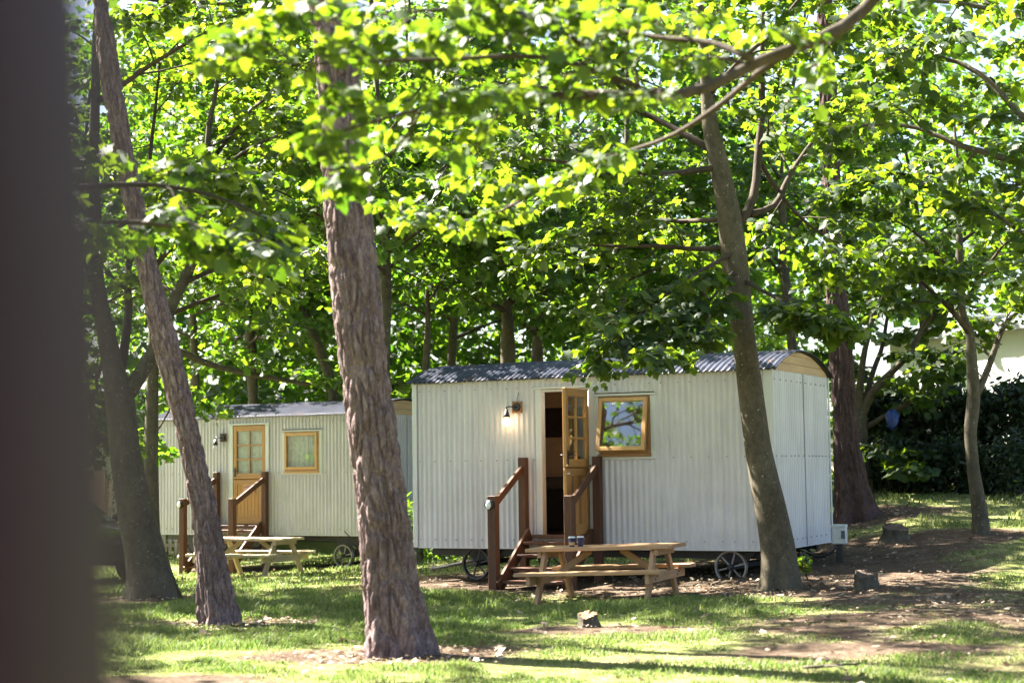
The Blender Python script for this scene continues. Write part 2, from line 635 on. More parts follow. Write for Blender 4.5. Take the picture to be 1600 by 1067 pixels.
def limb_grow(mb, fol, pts, r0, r1, subs=6, sub_len=1.3, twigs=5, twig_len=0.5, start=0.25, sides=8, twig_tubes=True, droop=0.04, rise=0.1, n=None, end=1.0, keep=None):
    P, L = resample(pts, n or max(6, int(6 + len(pts) * 2)))
    t = np.linspace(0, 1, len(P))
    rad = r0 + (r1 - r0) * t ** 0.8
    jit = vnoise(P * 2.3, 11)[:, None] * 0.03
    P = P + np.stack([vnoise(P * 1.7 + 3, 12), vnoise(P * 1.7 + 9, 13), vnoise(P * 1.7 + 21, 14)], 1) * 0.05 * (t * (1 - t) * 4)[:, None]
    mb.tube(P, rad, sides)
    side = 1
    for k in range(subs):
        u = start + (end - start) * (k + rng.random() * 0.8) / max(subs, 1)
        u = min(u, 1.0)
        q = np.array([np.interp(u, t, P[:, j]) for j in range(3)])
        i = min(int(u * (len(P) - 1)), len(P) - 2)
        d = nrm(P[i + 1] - P[i])
        h = np.cross(d, (0, 0, 1.0))
        h = nrm(h) if np.linalg.norm(h) > 0.2 else nrm(np.array((rng.normal(), rng.normal(), 0)))
        side = -side
        dd = d * rng.uniform(.3, .8) + h * side * rng.uniform(.5, 1.0) + np.array((0, 0, rise + rng.normal() * .25))
        sl = sub_len * rng.uniform(0.6, 1.2) * (1.1 - 0.45 * u)
        rs = max(0.006, (r0 + (r1 - r0) * u) * 0.45)
        S = rib(q, dd, sl, 6, 0.2, droop)
        grow_twigs(mb, fol, S, rs, twigs, twig_len, twig_tubes, droop)
    grow_twigs(mb, fol, P[-4:], max(r1, .006), max(2, twigs - 1), twig_len, twig_tubes, droop, tube=False)


def grow_twigs(mb, fol, S, rs, twigs, twig_len, twig_tubes=True, droop=0.04, tube=True):
    if tube: mb.tube(S, np.linspace(rs, 0.004, len(S)), 5, caps=False)
    tt = np.linspace(0, 1, len(S))
    sd = 1
    for j in range(twigs):
        u = min(1.0, 0.22 + 0.78 * (j + rng.random()) / twigs)
        q = np.array([np.interp(u, tt, S[:, a]) for a in range(3)])
        i = min(int(u * (len(S) - 1)), len(S) - 2)
        d = nrm(S[i + 1] - S[i])
        h = np.cross(d, (0, 0, 1.0))
        h = nrm(h) if np.linalg.norm(h) > 0.2 else nrm(np.array((rng.normal(), rng.normal(), 0)))
        sd = -sd
        W = rib(q, d * .7 + h * sd * .8 + np.array((0, 0, rng.normal() * .18)), twig_len * rng.uniform(.6, 1.2), 3, .2, droop)
        if twig_tubes: mb.tube(W, np.linspace(max(.0035, rs * .35), .002, 4), 4, caps=False)
        dd = nrm(W[-1] - W[0])
        for p in (W[1], W[2], W[3]): fol.add(p, dd)
    fol.add(S[-1], nrm(S[-1] - S[-2]))


def trunk_mesh(name, pts, radii, mat, parent, seg=40, rings=160, crack=0.02, kcell=(9, 2.6), flare=0.5, flare_h=0.5, roots=6, lumps=0.03, seed=1, ridge=True):
    """a trunk following pts (world) with root flare and real bark relief"""
    pts = np.array(pts, float)
    d = np.concatenate([[0], np.cumsum(np.linalg.norm(np.diff(pts, axis=0), axis=1))])
    L = d[-1]
    t = np.linspace(0, L, rings)
    # denser rings low down
    P = np.stack([np.interp(t, d, pts[:, k]) for k in range(3)], 1)
    for _ in range(int(rings / len(pts) / 1.5)):
        P[1:-1] = .25 * P[:-2] + .5 * P[1:-1] + .25 * P[2:]
    rad = np.interp(t, d, radii)
    a = np.arange(seg) * 2 * math.pi / seg
    T = np.gradient(P, axis=0); T /= np.linalg.norm(T, axis=1)[:, None]
    X = np.cross(T, np.array((0, 1.0, 0))); X /= np.linalg.norm(X, axis=1)[:, None]
    Y = np.cross(T, X)
    A, I = np.meshgrid(a, np.arange(rings))
    rr = rad[I]
    hgt = t[I]
    fl = flare * np.exp(-hgt / flare_h)
    rt = 0.5 + 0.5 * np.cos(A * roots + seed + 1.1 * np.sin(A * 2 + seed))
    rr = rr * (1 + fl * (0.35 + 0.9 * rt ** 1.5))
    Q = np.stack([np.cos(A) * rad[I], np.sin(A) * rad[I], hgt], -1).reshape(-1, 3)
    low = vnoise(Q * np.array((2.6, 2.6, 1.1)) + seed * 7, seed).reshape(rr.shape)
    rr = rr + lumps * low
    if crack:
        w = Q.copy()
        w[:, 0] += 0.05 * vnoise(Q * np.array((6, 6, 2)) + 31, seed + 1)
        w[:, 1] += 0.05 * vnoise(Q * np.array((6, 6, 2)) + 57, seed + 2)
        e = worley(w * np.array((kcell[0], kcell[0], kcell[1])), seed)
        e2 = worley(w * np.array((kcell[0] * 2.3, kcell[0] * 2.3, kcell[1] * 2.6)), seed + 5)
        rel = sst((e - .03) / 0.27) * 0.8 + np.clip(e2 / 0.35, 0, 1) * 0.2
        rel = rel + 0.25 * vnoise(Q * np.array((25, 25, 9)), seed + 3)
        rr = rr + crack * (rel.reshape(rr.shape) - 0.8)
    V = P[I] + X[I] * (np.cos(A) * rr)[..., None] + Y[I] * (np.sin(A) * rr)[..., None]
    i0 = (np.arange(rings - 1)[:, None] * seg + np.arange(seg)[None, :])
    k2 = (np.arange(rings - 1)[:, None] * seg + (np.arange(seg)[None, :] + 1) % seg)
    F = np.stack([i0, k2, k2 + seg, i0 + seg], -1).reshape(-1, 4)
    top = np.arange(seg) + (rings - 1) * seg
    Fl = np.concatenate([F.ravel(), top])
    return big_mesh(name, V.reshape(-1, 3), Fl, np.concatenate([np.full(len(F), 4), [seg]]), mat, parent, smooth=True)


def leafy(fol, parent, per, size, mat=None, shape='near', name='crown', spread=0.16, flat=0.75, droop=0.35):
    P, Nn, T, S = spray(np.array(fol.n), np.array(fol.d), per, size, spread, flat, droop)
    return leaf_mesh(name, P, Nn, T, S, mat or LEAF, parent, shape)


LEAFCOUNT = 0


def auto_tree(name, label, cat, base, height, r, group=None, lean=(0, 0), limbs=12, low=0.25, reach=3.2, per=6, size=0.143, shape='far', mat=None, bark=None, subs=6, twigs=4, twig_tubes=False, sub_len=1.6, seed=1, trunk_pts=None, sectors=None):
    base = np.array(base, float)
    o = empty(name, (0, 0, 0), label=label, cat=cat, group=group)
    o.location = base
    bark = bark or BARK_DARK
    if trunk_pts is None:
        n = 7
        trunk_pts = [base + np.array((lean[0] * (k / n) ** 1.2, lean[1] * (k / n), height * k / n)) + (rng.normal(size=3) * np.array((.1, .1, 0)) if k else np.array((0, 0, -.1))) for k in range(n + 1)]
    tp = np.array(trunk_pts, float)
    rad = np.interp(np.linspace(0, 1, len(tp)), [0, .5, 1], [r, r * .7, r * .15])
    tr = trunk_mesh('trunk', tp - base, rad, bark, o, 14, 60, crack=0.0, lumps=r * .18, seed=seed, flare=.5)
    fol = Foliage()
    az = rng.random() * 6.28
    for k in range(limbs):
        u = low + (1 - low) * (k + rng.random() * .6) / limbs
        q = np.array([np.interp(u, np.linspace(0, 1, len(tp)), tp[:, j]) for j in range(3)]) - base
        az += 2.4 + rng.normal() * .3
        if sectors is not None: az_ = sectors[0] + (sectors[1] - sectors[0]) * rng.random()
        else: az_ = az
        ln = reach * rng.uniform(.7, 1.15) * (1.15 - .65 * u)
        el = rng.uniform(.15, .5) + .35 * u
        d = np.array((math.cos(az_) * math.cos(el), math.sin(az_) * math.cos(el), math.sin(el)))
        pts = rib(q, d, ln, 5, .14, .05)
        mb = MB()
        limb_grow(mb, fol, pts, max(.02, r * .42 * (1.1 - .7 * u)), .012, subs, sub_len, twigs, .5, .3, 6, twig_tubes)
        mb.build('limb', TWIG, o)
    leafy(fol, o, per, size, mat or LEAF_FAR, shape, spread=.26 if shape == 'far' else .18)
    return o

# ------------------------------------------------------------------ huts
ZB, ZT, WID, RISE, PITCH, AMP = 0.41, 2.56, 2.45, 0.29, 0.076, 0.0085


def corr_sheet(mb, a0, a1, z0, z1, holes, place, bolts=(), seed=0, phase=0.0):
    """corrugated sheet running along one axis; place(a, out, z) -> point; holes: (a0, a1, z0, z1)"""
    cuts = sorted({a0, a1} | {h[0] for h in holes} | {h[1] for h in holes})
    for p, q in zip(cuts[:-1], cuts[1:]):
        spans = [(z0, z1)]
        for h in holes:
            if h[0] <= p + 1e-6 and h[1] >= q - 1e-6:
                ns = []
                for s in spans:
                    if h[2] > s[0]: ns.append((s[0], min(s[1], h[2])))
                    if h[3] < s[1]: ns.append((max(s[0], h[3]), s[1]))
                spans = [s for s in ns if s[1] - s[0] > 0.005]
        n = max(2, int((q - p) / PITCH * 8) + 1)
        A = np.linspace(p, q, n)
        for s in spans:
            zz = np.linspace(s[0], s[1], max(2, int((s[1] - s[0]) / .35) + 1))
            G = np.array([[place(a, AMP * math.sin(2 * math.pi * a / PITCH + phase) + .0035 * math.sin(a * 3.1 + z * 2.3 + seed) * math.sin(z * 1.7), z) for z in zz] for a in A])
            mb.grid(G, 0, True)
    for zb in bolts:
        k = int(a0 / PITCH) + 1
        while k * PITCH < a1:
            a = (k + 0.25 - phase / (2 * math.pi)) * PITCH
            step = 2 if rng.random() < .35 else 3
            if a0 + .03 < a < a1 - .03 and not any(h[0] - .01 < a < h[1] + .01 and h[2] - .02 < zb < h[3] + .02 for h in holes):
                p0 = np.array(place(a, AMP - .001, zb)); p1 = np.array(place(a, AMP + .004, zb)); p2 = np.array(place(a, AMP + .010, zb))
                mb.tube([p0, p1], [.014, .012], 8, 0, True, False)
                mb.tube([p1, p2], [.008, .006], 6, 1, True, False)
            k += step


def arc(y):
    """roof height above ZT across the hut"""
    hw = WID / 2 + 0.07
    rad = (hw * hw + RISE * RISE) / (2 * RISE)
    return math.sqrt(max(rad * rad - (y - WID / 2) ** 2, 0)) - (rad - RISE) - 0.01


def wheel_at(root, x, y, z, r, mat):
    w = MB()
    n = 40
    ring = []
    for k in range(n + 1):
        a = 2 * math.pi * k / n
        ring.append([(rr * math.cos(a), yy, rr * math.sin(a)) for rr, yy in ((r, -.035), (r, .035), (r - .022, .03), (r - .022, -.03), (r, -.035))])
    w.grid(np.array(ring), 0, False)
    for k in range(6):
        a = math.pi / 3 * k + .25
        w.beam((.02 * math.cos(a), 0, .02 * math.sin(a)), ((r - .012) * math.cos(a), 0, (r - .012) * math.sin(a)), .022, .016, (0, 1, 0), .003)
    o = w.build('wheel', mat, root, (x, y, z))
    h = MB()
    h.tube([(0, -.07, 0), (0, -.06, 0), (0, .05, 0)], [.022, .036, .04], 12)
    h.build('hub', IRON, o)
    return o


def door_leaf(root, hinge, w, h, angle, sign=None):
    """stable door: hinge at the local origin, leaf towards -x, outer face -y"""
    d = MB()
    T = .045
    def bar(x0, x1, z0, z1, y0=-T / 2, y1=T / 2, m=0): d.box((x0, y0, z0), (x1, y1, z1), .004, m)
    sw = .075
    zs = h * .455                                     # split between the halves
    zg = h * .515                                     # foot of the glass
    bar(-w, -w + sw, zs + .006, h); bar(-sw, 0, zs + .006, h)
    bar(-w + sw, -sw, h - .1, h); bar(-w + sw, -sw, zs + .006, zg)
    gw = w - 2 * sw
    bar(-w / 2 - .013, -w / 2 + .013, zg, h - .1, -.016, .016)
    for k in (1, 2):
        zz = zg + (h - .1 - zg) * k / 3
        bar(-w + sw, -w / 2 - .013, zz - .013, zz + .013, -.015, .015)
        bar(-w / 2 + .013, -sw, zz - .013, zz + .013, -.015, .015)
    bar(-w - .004, .004, zs + .012, zs + .04, -T / 2 - .022, -T / 2 - .001)   # weather ledge
    bar(-w, -w + sw + .01, 0, zs - .004); bar(-sw - .01, 0, 0, zs - .004)
    bar(-w + sw + .01, -sw - .01, 0, .13); bar(-w + sw + .01, -sw - .01, zs - .1, zs - .004)
    nb = 7
    x0, x1 = -w + sw + .01, -sw - .01
    for k in range(nb):
        a = x0 + (x1 - x0) * k / nb
        bar(a + .0015, a + (x1 - x0) / nb - .0015, .13, zs - .1, -.012, .010, 1 if k % 3 == 1 else 0)
    o = d.build('door', [OAK, OAK_DARK] if angle else [OAK, OAK], root, hinge)
    o.rotation_euler = (0, 0, angle)
    g = MB()
    g.box((-w + sw - .004, -.003, zg - .004), (-sw + .004, .003, h - .096), .0005)
    g.build('pane', GLASSPALE, o)
    hd = MB()
    hx, hz = -w + .04, zg + .02
    hd.box((hx - .018, -T / 2 - .006, hz - .09), (hx + .018, -T / 2 - .001, hz + .09), .002)
    hd.tube([(hx, -T / 2 - .005, hz + .03), (hx, -T / 2 - .05, hz + .03), (hx + .01, -T / 2 - .055, hz + .03), (hx + .11, -T / 2 - .05, hz + .025)], [.009, .008, .009, .006], 8)
    hd.tube([(hx, T / 2, hz + .03), (hx, T / 2 + .05, hz + .03), (hx + .01, T / 2 + .055, hz + .03), (hx + .11, T / 2 + .05, hz + .025)], [.009, .008, .009, .006], 8)
    hd.build('handle', BLACK, o)
    if angle == 0:
        cu = MB()
        zz = np.linspace(zg - .01, h - .09, 3)
        G = np.array([[(x, T / 2 + .012 + .006 * math.sin(x * 70), z) for z in zz] for x in np.linspace(-w + sw - .01, -sw + .01, 40)])
        cu.grid(G)
        cu.build('curtain', CURTAIN, o)
    else:
        bl = MB()
        bl.box((-w + .012, -T / 2 - .03, zs - .075), (-w + .03, -T / 2 - .001, zs - .06), .002)
        bl.build('bolt', WHITE, o)
    if sign:
        plate(o, -w / 2 + .005, -T / 2 + .008, h * .36)
    return o


def text_mesh(mb, s, size, ox, y, oz, m):
    cu = bpy.data.curves.new('lettering', 'FONT')
    cu.body = s; cu.size = size; cu.align_x = 'CENTER'; cu.extrude = .0008; cu.offset = .0006
    t = bpy.data.objects.new('lettering', cu)
    C.objects.link(t)
    bpy.context.view_layer.update()
    me = t.evaluated_get(bpy.context.evaluated_depsgraph_get()).to_mesh()
    b = len(mb.v)
    for v in me.vertices: mb.v.append((ox + v.co.x, y - v.co.z, oz + v.co.y))
    for p in me.polygons: mb.face([b + i for i in p.vertices], None, m)
    bpy.data.objects.remove(t)
    bpy.data.curves.remove(cu)


PLATE = m_plain('name_plate_face', (0.62, 0.36, 0.27), .5, .3)
PLATEINK = m_plain('name_plate_ink', (0.17, 0.035, 0.03), .6, .2)


def plate(parent, x, y, z):
    p = MB()
    p.box((x - .125, y - .018, z - .072), (x + .125, y - .004, z + .072), .006)
    text_mesh(p, 'RABBIT', .062, x - .015, y - .0195, z + .012, 1)
    text_mesh(p, 'HOLE', .062, x - .015, y - .0195, z - .045, 1)
    # a small standing rabbit at the right of the words
    p.ball((x + .103, y - .021, z + .012), .017, 10, 1, (.8, .3, 1.6))
    p.ball((x + .101, y - .021, z + .046), .011, 8, 1, (1, .3, 1))
    p.ball((x + .097, y - .021, z + .066), .012, 8, 1, (.3, .3, 1.1))
    p.ball((x + .106, y - .021, z + .065), .012, 8, 1, (.3, .3, 1.1))
    p.ball((x + .098, y - .021, z - .017), .012, 8, 1, (1.3, .3, .6))
    p.build('name_plate', [PLATE, PLATEINK], parent)


def window_unit(root, x0, x1, z0, z1, opening, curtain):
    f = MB()
    t, dp = .042, .09
    y0, y1 = -.022, .07
    f.box((x0, y0, z0), (x0 + t, y1, z1)); f.box((x1 - t, y0, z0), (x1, y1, z1))
    f.box((x0 + t, y0, z1 - t), (x1 - t, y1, z1)); f.box((x0 + t, y0, z0), (x1 - t, y1, z0 + t))
    f.box((x0 - .01, y0 - .03, z0 - .035), (x1 + .01, y0 + .03, z0 - .002))        # sill
    fr = f.build('window', FRAMEWOOD if opening else PINE_OPEN, root)
    s = MB()
    w, h = x1 - x0 - .04, z1 - z0 - .045
    b = .05
    s.box((0, -.022, -h), (b, .022, 0)); s.box((w - b, -.022, -h), (w, .022, 0))
    s.box((b, -.022, -b), (w - b, .022, 0)); s.box((b, -.022, -h), (w - b, .022, -h + b))
    so = s.build('sash', PINE_OPEN, fr, (x0 + .02, -.03, z1 - .018))
    so.rotation_euler = (-opening, 0, 0)
    g = MB(); g.box((b - .005, -.003, -h + b - .005), (w - b + .005, .003, -b + .005), .0005)
    gl = g.build('pane', GLASS if opening else GLASSPALE, fr, (x0 + .02, -.03, z1 - .018))
    gl.rotation_euler = (-opening, 0, 0)
    if curtain:
        c = MB()
        G = np.array([[(x, .05 + .008 * math.sin(x * 55), z) for z in (z0 + .02, (z0 + z1) / 2, z1 - .02)] for x in np.linspace(x0 + .03, x1 - .03, 50)])
        c.grid(G); c.build('blind', CURTAIN, fr)


def make_hut(label, x, y, z, rz, L, door, win, door_angle, win_open, wall_mat, wz, sign, group=None):
    root = empty('shepherd_hut', (x, y, z), rz, label=label, cat='hut', group=group)
    dx0, dx1, dzt = door
    wx0, wx1, wz0, wz1 = win
    holes = [(dx0 - .085, dx1 + .085, 0.55, dzt + .03), (wx0 - .055, wx1 + .065, wz0 - .075, wz1 + .05)]
    mats = [wall_mat, BOLT]
    w = MB()
    corr_sheet(w, .05, L - .09, ZB, ZT, holes, lambda a, o, zz: (a, -o, zz), (ZB + .1, 1.53, ZT - .11), 1)
    for xl in (.93, L - 1.28): w.box((xl - .007, -.0115, ZB + .003), (xl + .007, -.006, ZT - .002), .002)
    w.build('wall', mats, root)
    for xx, sg in ((L, 1), (0, -1)):
        w = MB()
        corr_sheet(w, .03, WID - .03, ZB, ZT, [], lambda a, o, zz, xx=xx, sg=sg: (xx + sg * o, a, zz), (ZB + .1, 1.53, ZT - .11), 2)
        # lap joint near the middle of the end
        w.box((xx + sg * .012 - .004, WID * .53 - .012, ZB), (xx + sg * .012 + .004, WID * .53 + .012, ZT), .002)
        w.build('wall', mats, root)
    w = MB()
    corr_sheet(w, .03, L - .03, ZB, ZT, [], lambda a, o, zz: (a, WID + o, zz), (), 3)
    w.build('wall', mats, root)
    # flat trims: corner posts, skirting strip, casings
    for lo_, hi_ in (((-.014, -.014, ZB - .004), (.055, -.002, ZT)),
                     ((L - .095, -.014, ZB - .004), (L + .014, -.002, ZT)),
                     ((L + .002, -.0, ZB - .004), (L + .016, .04, ZT - .002)),
                     ((L + .002, WID - .04, ZB - .004), (L + .016, WID + .01, ZT - .002)),
                     ((-.014, -.001, ZB - .004), (-.003, .04, ZT - .002)),
                     ((-.014, WID - .04, ZB - .004), (-.003, WID + .01, ZT - .002)),
                     ((.055, -.008, ZB - .012), (L - .095, .004, ZB + .002)),
                     ((L - .006, .04, ZB - .012), (L + .008, WID - .04, ZB + .002))):
        t = MB(); t.box(lo_, hi_); t.build('trim_strip', TRIM, root)
    t = MB()
    t.box((dx0 - .085, -.017, .55), (dx0 - .002, -.003, dzt + .002)); t.box((dx1 + .002, -.017, .55), (dx1 + .085, -.003, dzt + .002))
    t.box((dx0 - .11, -.032, dzt + .004), (dx1 + .11, -.002, dzt + .034))
    t.build('door_casing', TRIM, root)
    t = MB()
    t.box((wx0 - .055, -.017, wz0 - .07), (wx0 - .002, -.003, wz1 + .004)); t.box((wx1 + .002, -.017, wz0 - .07), (wx1 + .07, -.003, wz1 + .004))
    t.box((wx0 - .002, -.017, wz0 - .07), (wx1 + .002, -.003, wz0 - .036)); t.box((wx0 - .07, -.03, wz1 + .006), (wx1 + .085, -.002, wz1 + .034))
    t.build('window_casing', TRIM, root)
    # roof
    r = MB()
    xs = np.arange(-.075, L + .085, PITCH / 6)
    ys = np.linspace(-.07, WID + .07, 30)
    yy = np.array([arc(q) for q in ys])
    G = np.empty((len(xs), len(ys), 3))
    wob = vnoise(np.stack([xs * 2, xs * 0, xs * 0], 1), 5) * .004
    for i, xx in enumerate(xs):
        b = .012 * math.sin(2 * math.pi * xx / PITCH) + wob[i]
        G[i, :, 0] = xx; G[i, :, 1] = ys; G[i, :, 2] = ZT + .012 + yy + b
    r.grid(G, 0, True)
    ro = r.build('roof', ROOF, root)
    sm = ro.modifiers.new('thick', 'SOLIDIFY'); sm.thickness = .005; sm.offset = -1
    # curved boarded gables
    for xx in (L - .022, .0):
        g = MB()
        hw = WID / 2
        z = 0.0
        while z < RISE - .03:
            z2 = min(z + .105, RISE - .02)
            def half(q):
                lo = 0.0
                for k in range(60):
                    yv = hw * (1 - k / 60)
                    if arc(WID / 2 - yv) - .012 >= q: return yv
                return 0.05
            a, b = min(half(z + .001), hw - .005), half(z2)
            mid = half((z + z2) / 2)
            pts = [(-a, z + .002), (a, z + .002), (min(mid, a), (z + z2) / 2), (b, z2 - .002), (-b, z2 - .002), (-min(mid, a), (z + z2) / 2)]
            n0 = len(g.v)
            for dxx in (0, .022):
                for p in pts: g.v.append((xx + dxx, WID / 2 + p[0], ZT + p[1]))
            uo = rng.random() * 9
            uvs = [(p[0] + uo, p[1] + uo) for p in pts]
            g.face([n0 + 5 - k for k in range(6)], [uvs[5 - k] for k in range(6)])
            g.face([n0 + 6 + k for k in range(6)], uvs)
            for k in range(6):
                k2 = (k + 1) % 6
                g.face((n0 + k, n0 + k2, n0 + 6 + k2, n0 + 6 + k), [uvs[k], uvs[k2], uvs[k2], uvs[k]])
            z = z2 + .001
        g.build('gable', GABLE, root)
    # floor, lining and what is seen through the open door
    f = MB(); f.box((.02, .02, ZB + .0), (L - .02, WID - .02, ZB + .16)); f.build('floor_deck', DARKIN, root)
    li = MB()
    li.box((.05, WID - .07, ZB + .162), (L - .05, WID - .045, ZT + .2)); li.box((.03, .02, ZB + .162), (.05, WID - .045, ZT)); li.box((L - .05, .02, ZB + .162), (L - .03, WID - .045, ZT))
    li.build('lining', BEIGE, root)
    j = MB()
    j.box((dx0 - .03, -.002, ZB + .162), (dx0 - .001, .1, dzt)); j.box((dx1 + .001, -.002, ZB + .162), (dx1 + .03, .1, dzt)); j.box((dx0, -.002, dzt - .03), (dx1, .1, dzt))
    j.build('door_frame', TRIM if door_angle else OAK_DARK, root)
    if door_angle:
        k = MB()
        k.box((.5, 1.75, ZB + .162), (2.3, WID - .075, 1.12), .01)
        k.build('bunk', DARKIN, root)
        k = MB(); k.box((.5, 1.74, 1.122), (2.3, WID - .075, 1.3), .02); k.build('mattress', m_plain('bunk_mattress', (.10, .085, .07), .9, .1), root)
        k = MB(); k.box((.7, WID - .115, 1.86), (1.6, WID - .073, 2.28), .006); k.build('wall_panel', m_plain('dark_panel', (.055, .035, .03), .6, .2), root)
        k = MB()
        k.tube([(2.44, .2, 2.41), (2.44, .2, 2.37)], [.03, .035], 12); k.box((2.40, .17, 2.2), (2.46, .20, 2.365), .004)
        k.build('interior_lamp', m_emit('lit_shade', (1.0, .85, .65), 4.5), root)
    # running gear
    c = MB()
    c.box((.1, .3, ZB - .12), (L - .1, .38, ZB - .014)); c.box((.1, WID - .38, ZB - .12), (L - .1, WID - .3, ZB - .014))
    c.build('chassis', IRON, root)
    for ax in (.87, L * .88):
        a = MB()
        a.box((ax - .05, .1, .2 + wz - .03), (ax + .05, WID - .1, .2 + wz + .03))
        a.box((ax - .03, .28, .23 + wz), (ax + .03, .34, ZB - .121)); a.box((ax - .03, WID - .34, .23 + wz), (ax + .03, WID - .28, ZB - .121))
        n0 = len(a.v)
        pts = [(ax - .3, ZB - .016), (ax + .3, ZB - .016), (ax + .14, .24 + wz), (ax - .14, .24 + wz)]
        for yv in (.235, .25):
            for p in pts: a.v.append((p[0], yv, p[1]))
        a.face((n0, n0 + 1, n0 + 2, n0 + 3)); a.face((n0 + 7, n0 + 6, n0 + 5, n0 + 4))
        for q in range(4): a.face((n0 + (q + 1) % 4, n0 + q, n0 + 4 + q, n0 + 4 + (q + 1) % 4))
        a.build('axle', IRON, root)
        for wy in (.10, WID - .10):
            wheel_at(root, ax, wy, .2 + wz, .2, RIMGREY if ax > 2 else IRON)
    d = MB()
    d.tube([(.87, .6, .28 + wz), (-.35, 1.15, .06 + wz)], .02, 8); d.tube([(.87, 1.7, .28 + wz), (-.35, 1.2, .06 + wz)], .02, 8)
    d.ball((-.38, 1.175, .06 + wz), .045, 10)
    d.build('drawbar', RIMGREY, root)
    return root


def make_lamp(label, hut, x, z, lit):
    M4 = Matrix.Translation(hut.location) @ Matrix.Rotation(hut.rotation_euler.z, 4, 'Z')
    p = M4 @ Vector((x, -.012, z))
    o = empty('wall_lamp', p, hut.rotation_euler.z, label=label, cat='wall lamp')
    b = MB(); b.box((-.07, -.028, -.075), (.07, 0, .075)); b.build('mount_block', FRAMEWOOD if lit else STAIN, o)
    b = MB()
    b.tube([(0, -.028, 0), (0, -.05, 0)], [.056, .052], 20)
    b.tube([(0, -.05, 0), (0, -.085, 0), (-.03, -.11, .005), (-.09, -.12, .005), (-.1, -.12, 0), (-.1, -.12, -.03)], .008, 8)
    b.build('bracket', BLACK, o)
    b = MB()
    b.tube([(-.1, -.12, -.025), (-.1, -.12, -.06), (-.1, -.12, -.062), (-.1, -.12, -.085), (-.1, -.12, -.095), (-.1, -.12, -.135)], [.018, .02, .03, .03, .04, .046], 16)
    b.build('lamp_shade', BLACK, o)
    b = MB()
    b.tube([(-.1, -.12, -.136), (-.1, -.12, -.16), (-.1, -.12, -.195), (-.1, -.12, -.22), (-.1, -.12, -.235)], [.032, .043, .045, .034, .012], 16)
    b.build('bulb', BULB if lit else GLASSPALE, o)
    w = MB(); w.tube([(0, -.02, .07), (.005, -.025, .12), (.02, -.02, .15), (.022, -.012, .19)], .004, 5); w.build('cable', BLACK, o)
    return o


def make_steps(label, hut, x0, x1, g, proj, zoff, light=True):
    M4 = Matrix.Translation(hut.location) @ Matrix.Rotation(hut.rotation_euler.z, 4, 'Z')
    o = empty('entrance_steps', M4 @ Vector(((x0 + x1) / 2, -proj / 2, g)), hut.rotation_euler.z, label=label, cat='steps')
    off = Vector((-(x0 + x1) / 2, proj / 2, -g))
    def part(name, mb, mat=STAIN):
        q = mb.build(name, mat, o); q.location = off; return q
    yb, yf = -.085, -proj
    for xx in (x0, x1):
        m = MB(); m.box((xx - .05, yb - .05, g - .1), (xx + .05, yb + .05, 1.56)); part('post', m)
        m = MB(); m.box((xx - .055, yf - .055, g - .1), (xx + .055, yf + .055, 1.09)); part('post', m)
        sg = 1 if xx == x0 else -1
        m = MB(); m.beam((xx + sg * .0, yf + .056, 1.0), (xx + sg * .0, yb - .051, 1.41), .045, .095); part('handrail', m)
        m = MB(); m.beam((xx + sg * .075, yf - .02, g + .04), (xx + sg * .075, yb + .01, .60), .04, .17); part('stringer', m)
    zz = np.linspace(.505, g + .12, 4)
    yy = np.linspace(-.2, yf + .14, 4)
    for a, b in zip(zz, yy):
        m = MB(); m.box((x0 + .056, b - .13, a - .035), (x1 - .056, b + .10, a)); part('tread', m)
    m = MB(); m.box((x0 + .14, -.16, .545), (x1 - .14, -.004, .585)); part('threshold', m)
    m = MB()
    c = (x0 - .06, yf - .02, .985)
    m.tube([(x0 - .02, yf - .055, c[2]), (x0 - .02, yf - .095, c[2])], [.062, .054], 20)
    bl = part('bulkhead_light', m, BLACK)
    m = MB(); m.ball((x0 - .02, yf - .094, c[2]), .052, 14, 0, (.72, .35, 1.05))
    q = m.build('lens', WHITE, bl)
    bl.scale = (1, 1, 1)
    return o


H1 = make_hut('nearer pale green corrugated shepherd hut with its door and window standing open', -1.32, 21.9, 0.0, math.atan2(-.446, .895), 4.93,
              (1.885, 2.54, 2.42), (2.68, 3.37, 1.585, 2.30), R(88), R(11), WALL, 0.0, None)
door_leaf(H1, (2.53, -.035, .60), .64, 1.80, R(88))
window_unit(H1, 2.68, 3.37, 1.585, 2.30, R(11), False)
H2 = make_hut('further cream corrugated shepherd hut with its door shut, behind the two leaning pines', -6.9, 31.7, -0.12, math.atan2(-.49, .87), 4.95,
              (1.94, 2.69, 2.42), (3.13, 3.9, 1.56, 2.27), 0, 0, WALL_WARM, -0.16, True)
door_leaf(H2, (2.683, .012, .60), .735, 1.81, 0, True)
window_unit(H2, 3.13, 3.9, 1.56, 2.27, 0, True)
make_lamp('lit black lamp with glowing bulb on the wall left of the open door', H1, 1.548, 2.206, True)
make_lamp('unlit black lamp on the wall left of the shut door', H2, 1.72, 2.2, False)
make_steps('dark wooden steps with handrails up to the open door of the nearer hut', H1, 1.65, 2.68, -.06, .93, 0)
make_steps('dark wooden steps with handrails up to the shut door of the further hut', H2, 1.61, 2.74, -.24, 1.02, 0)


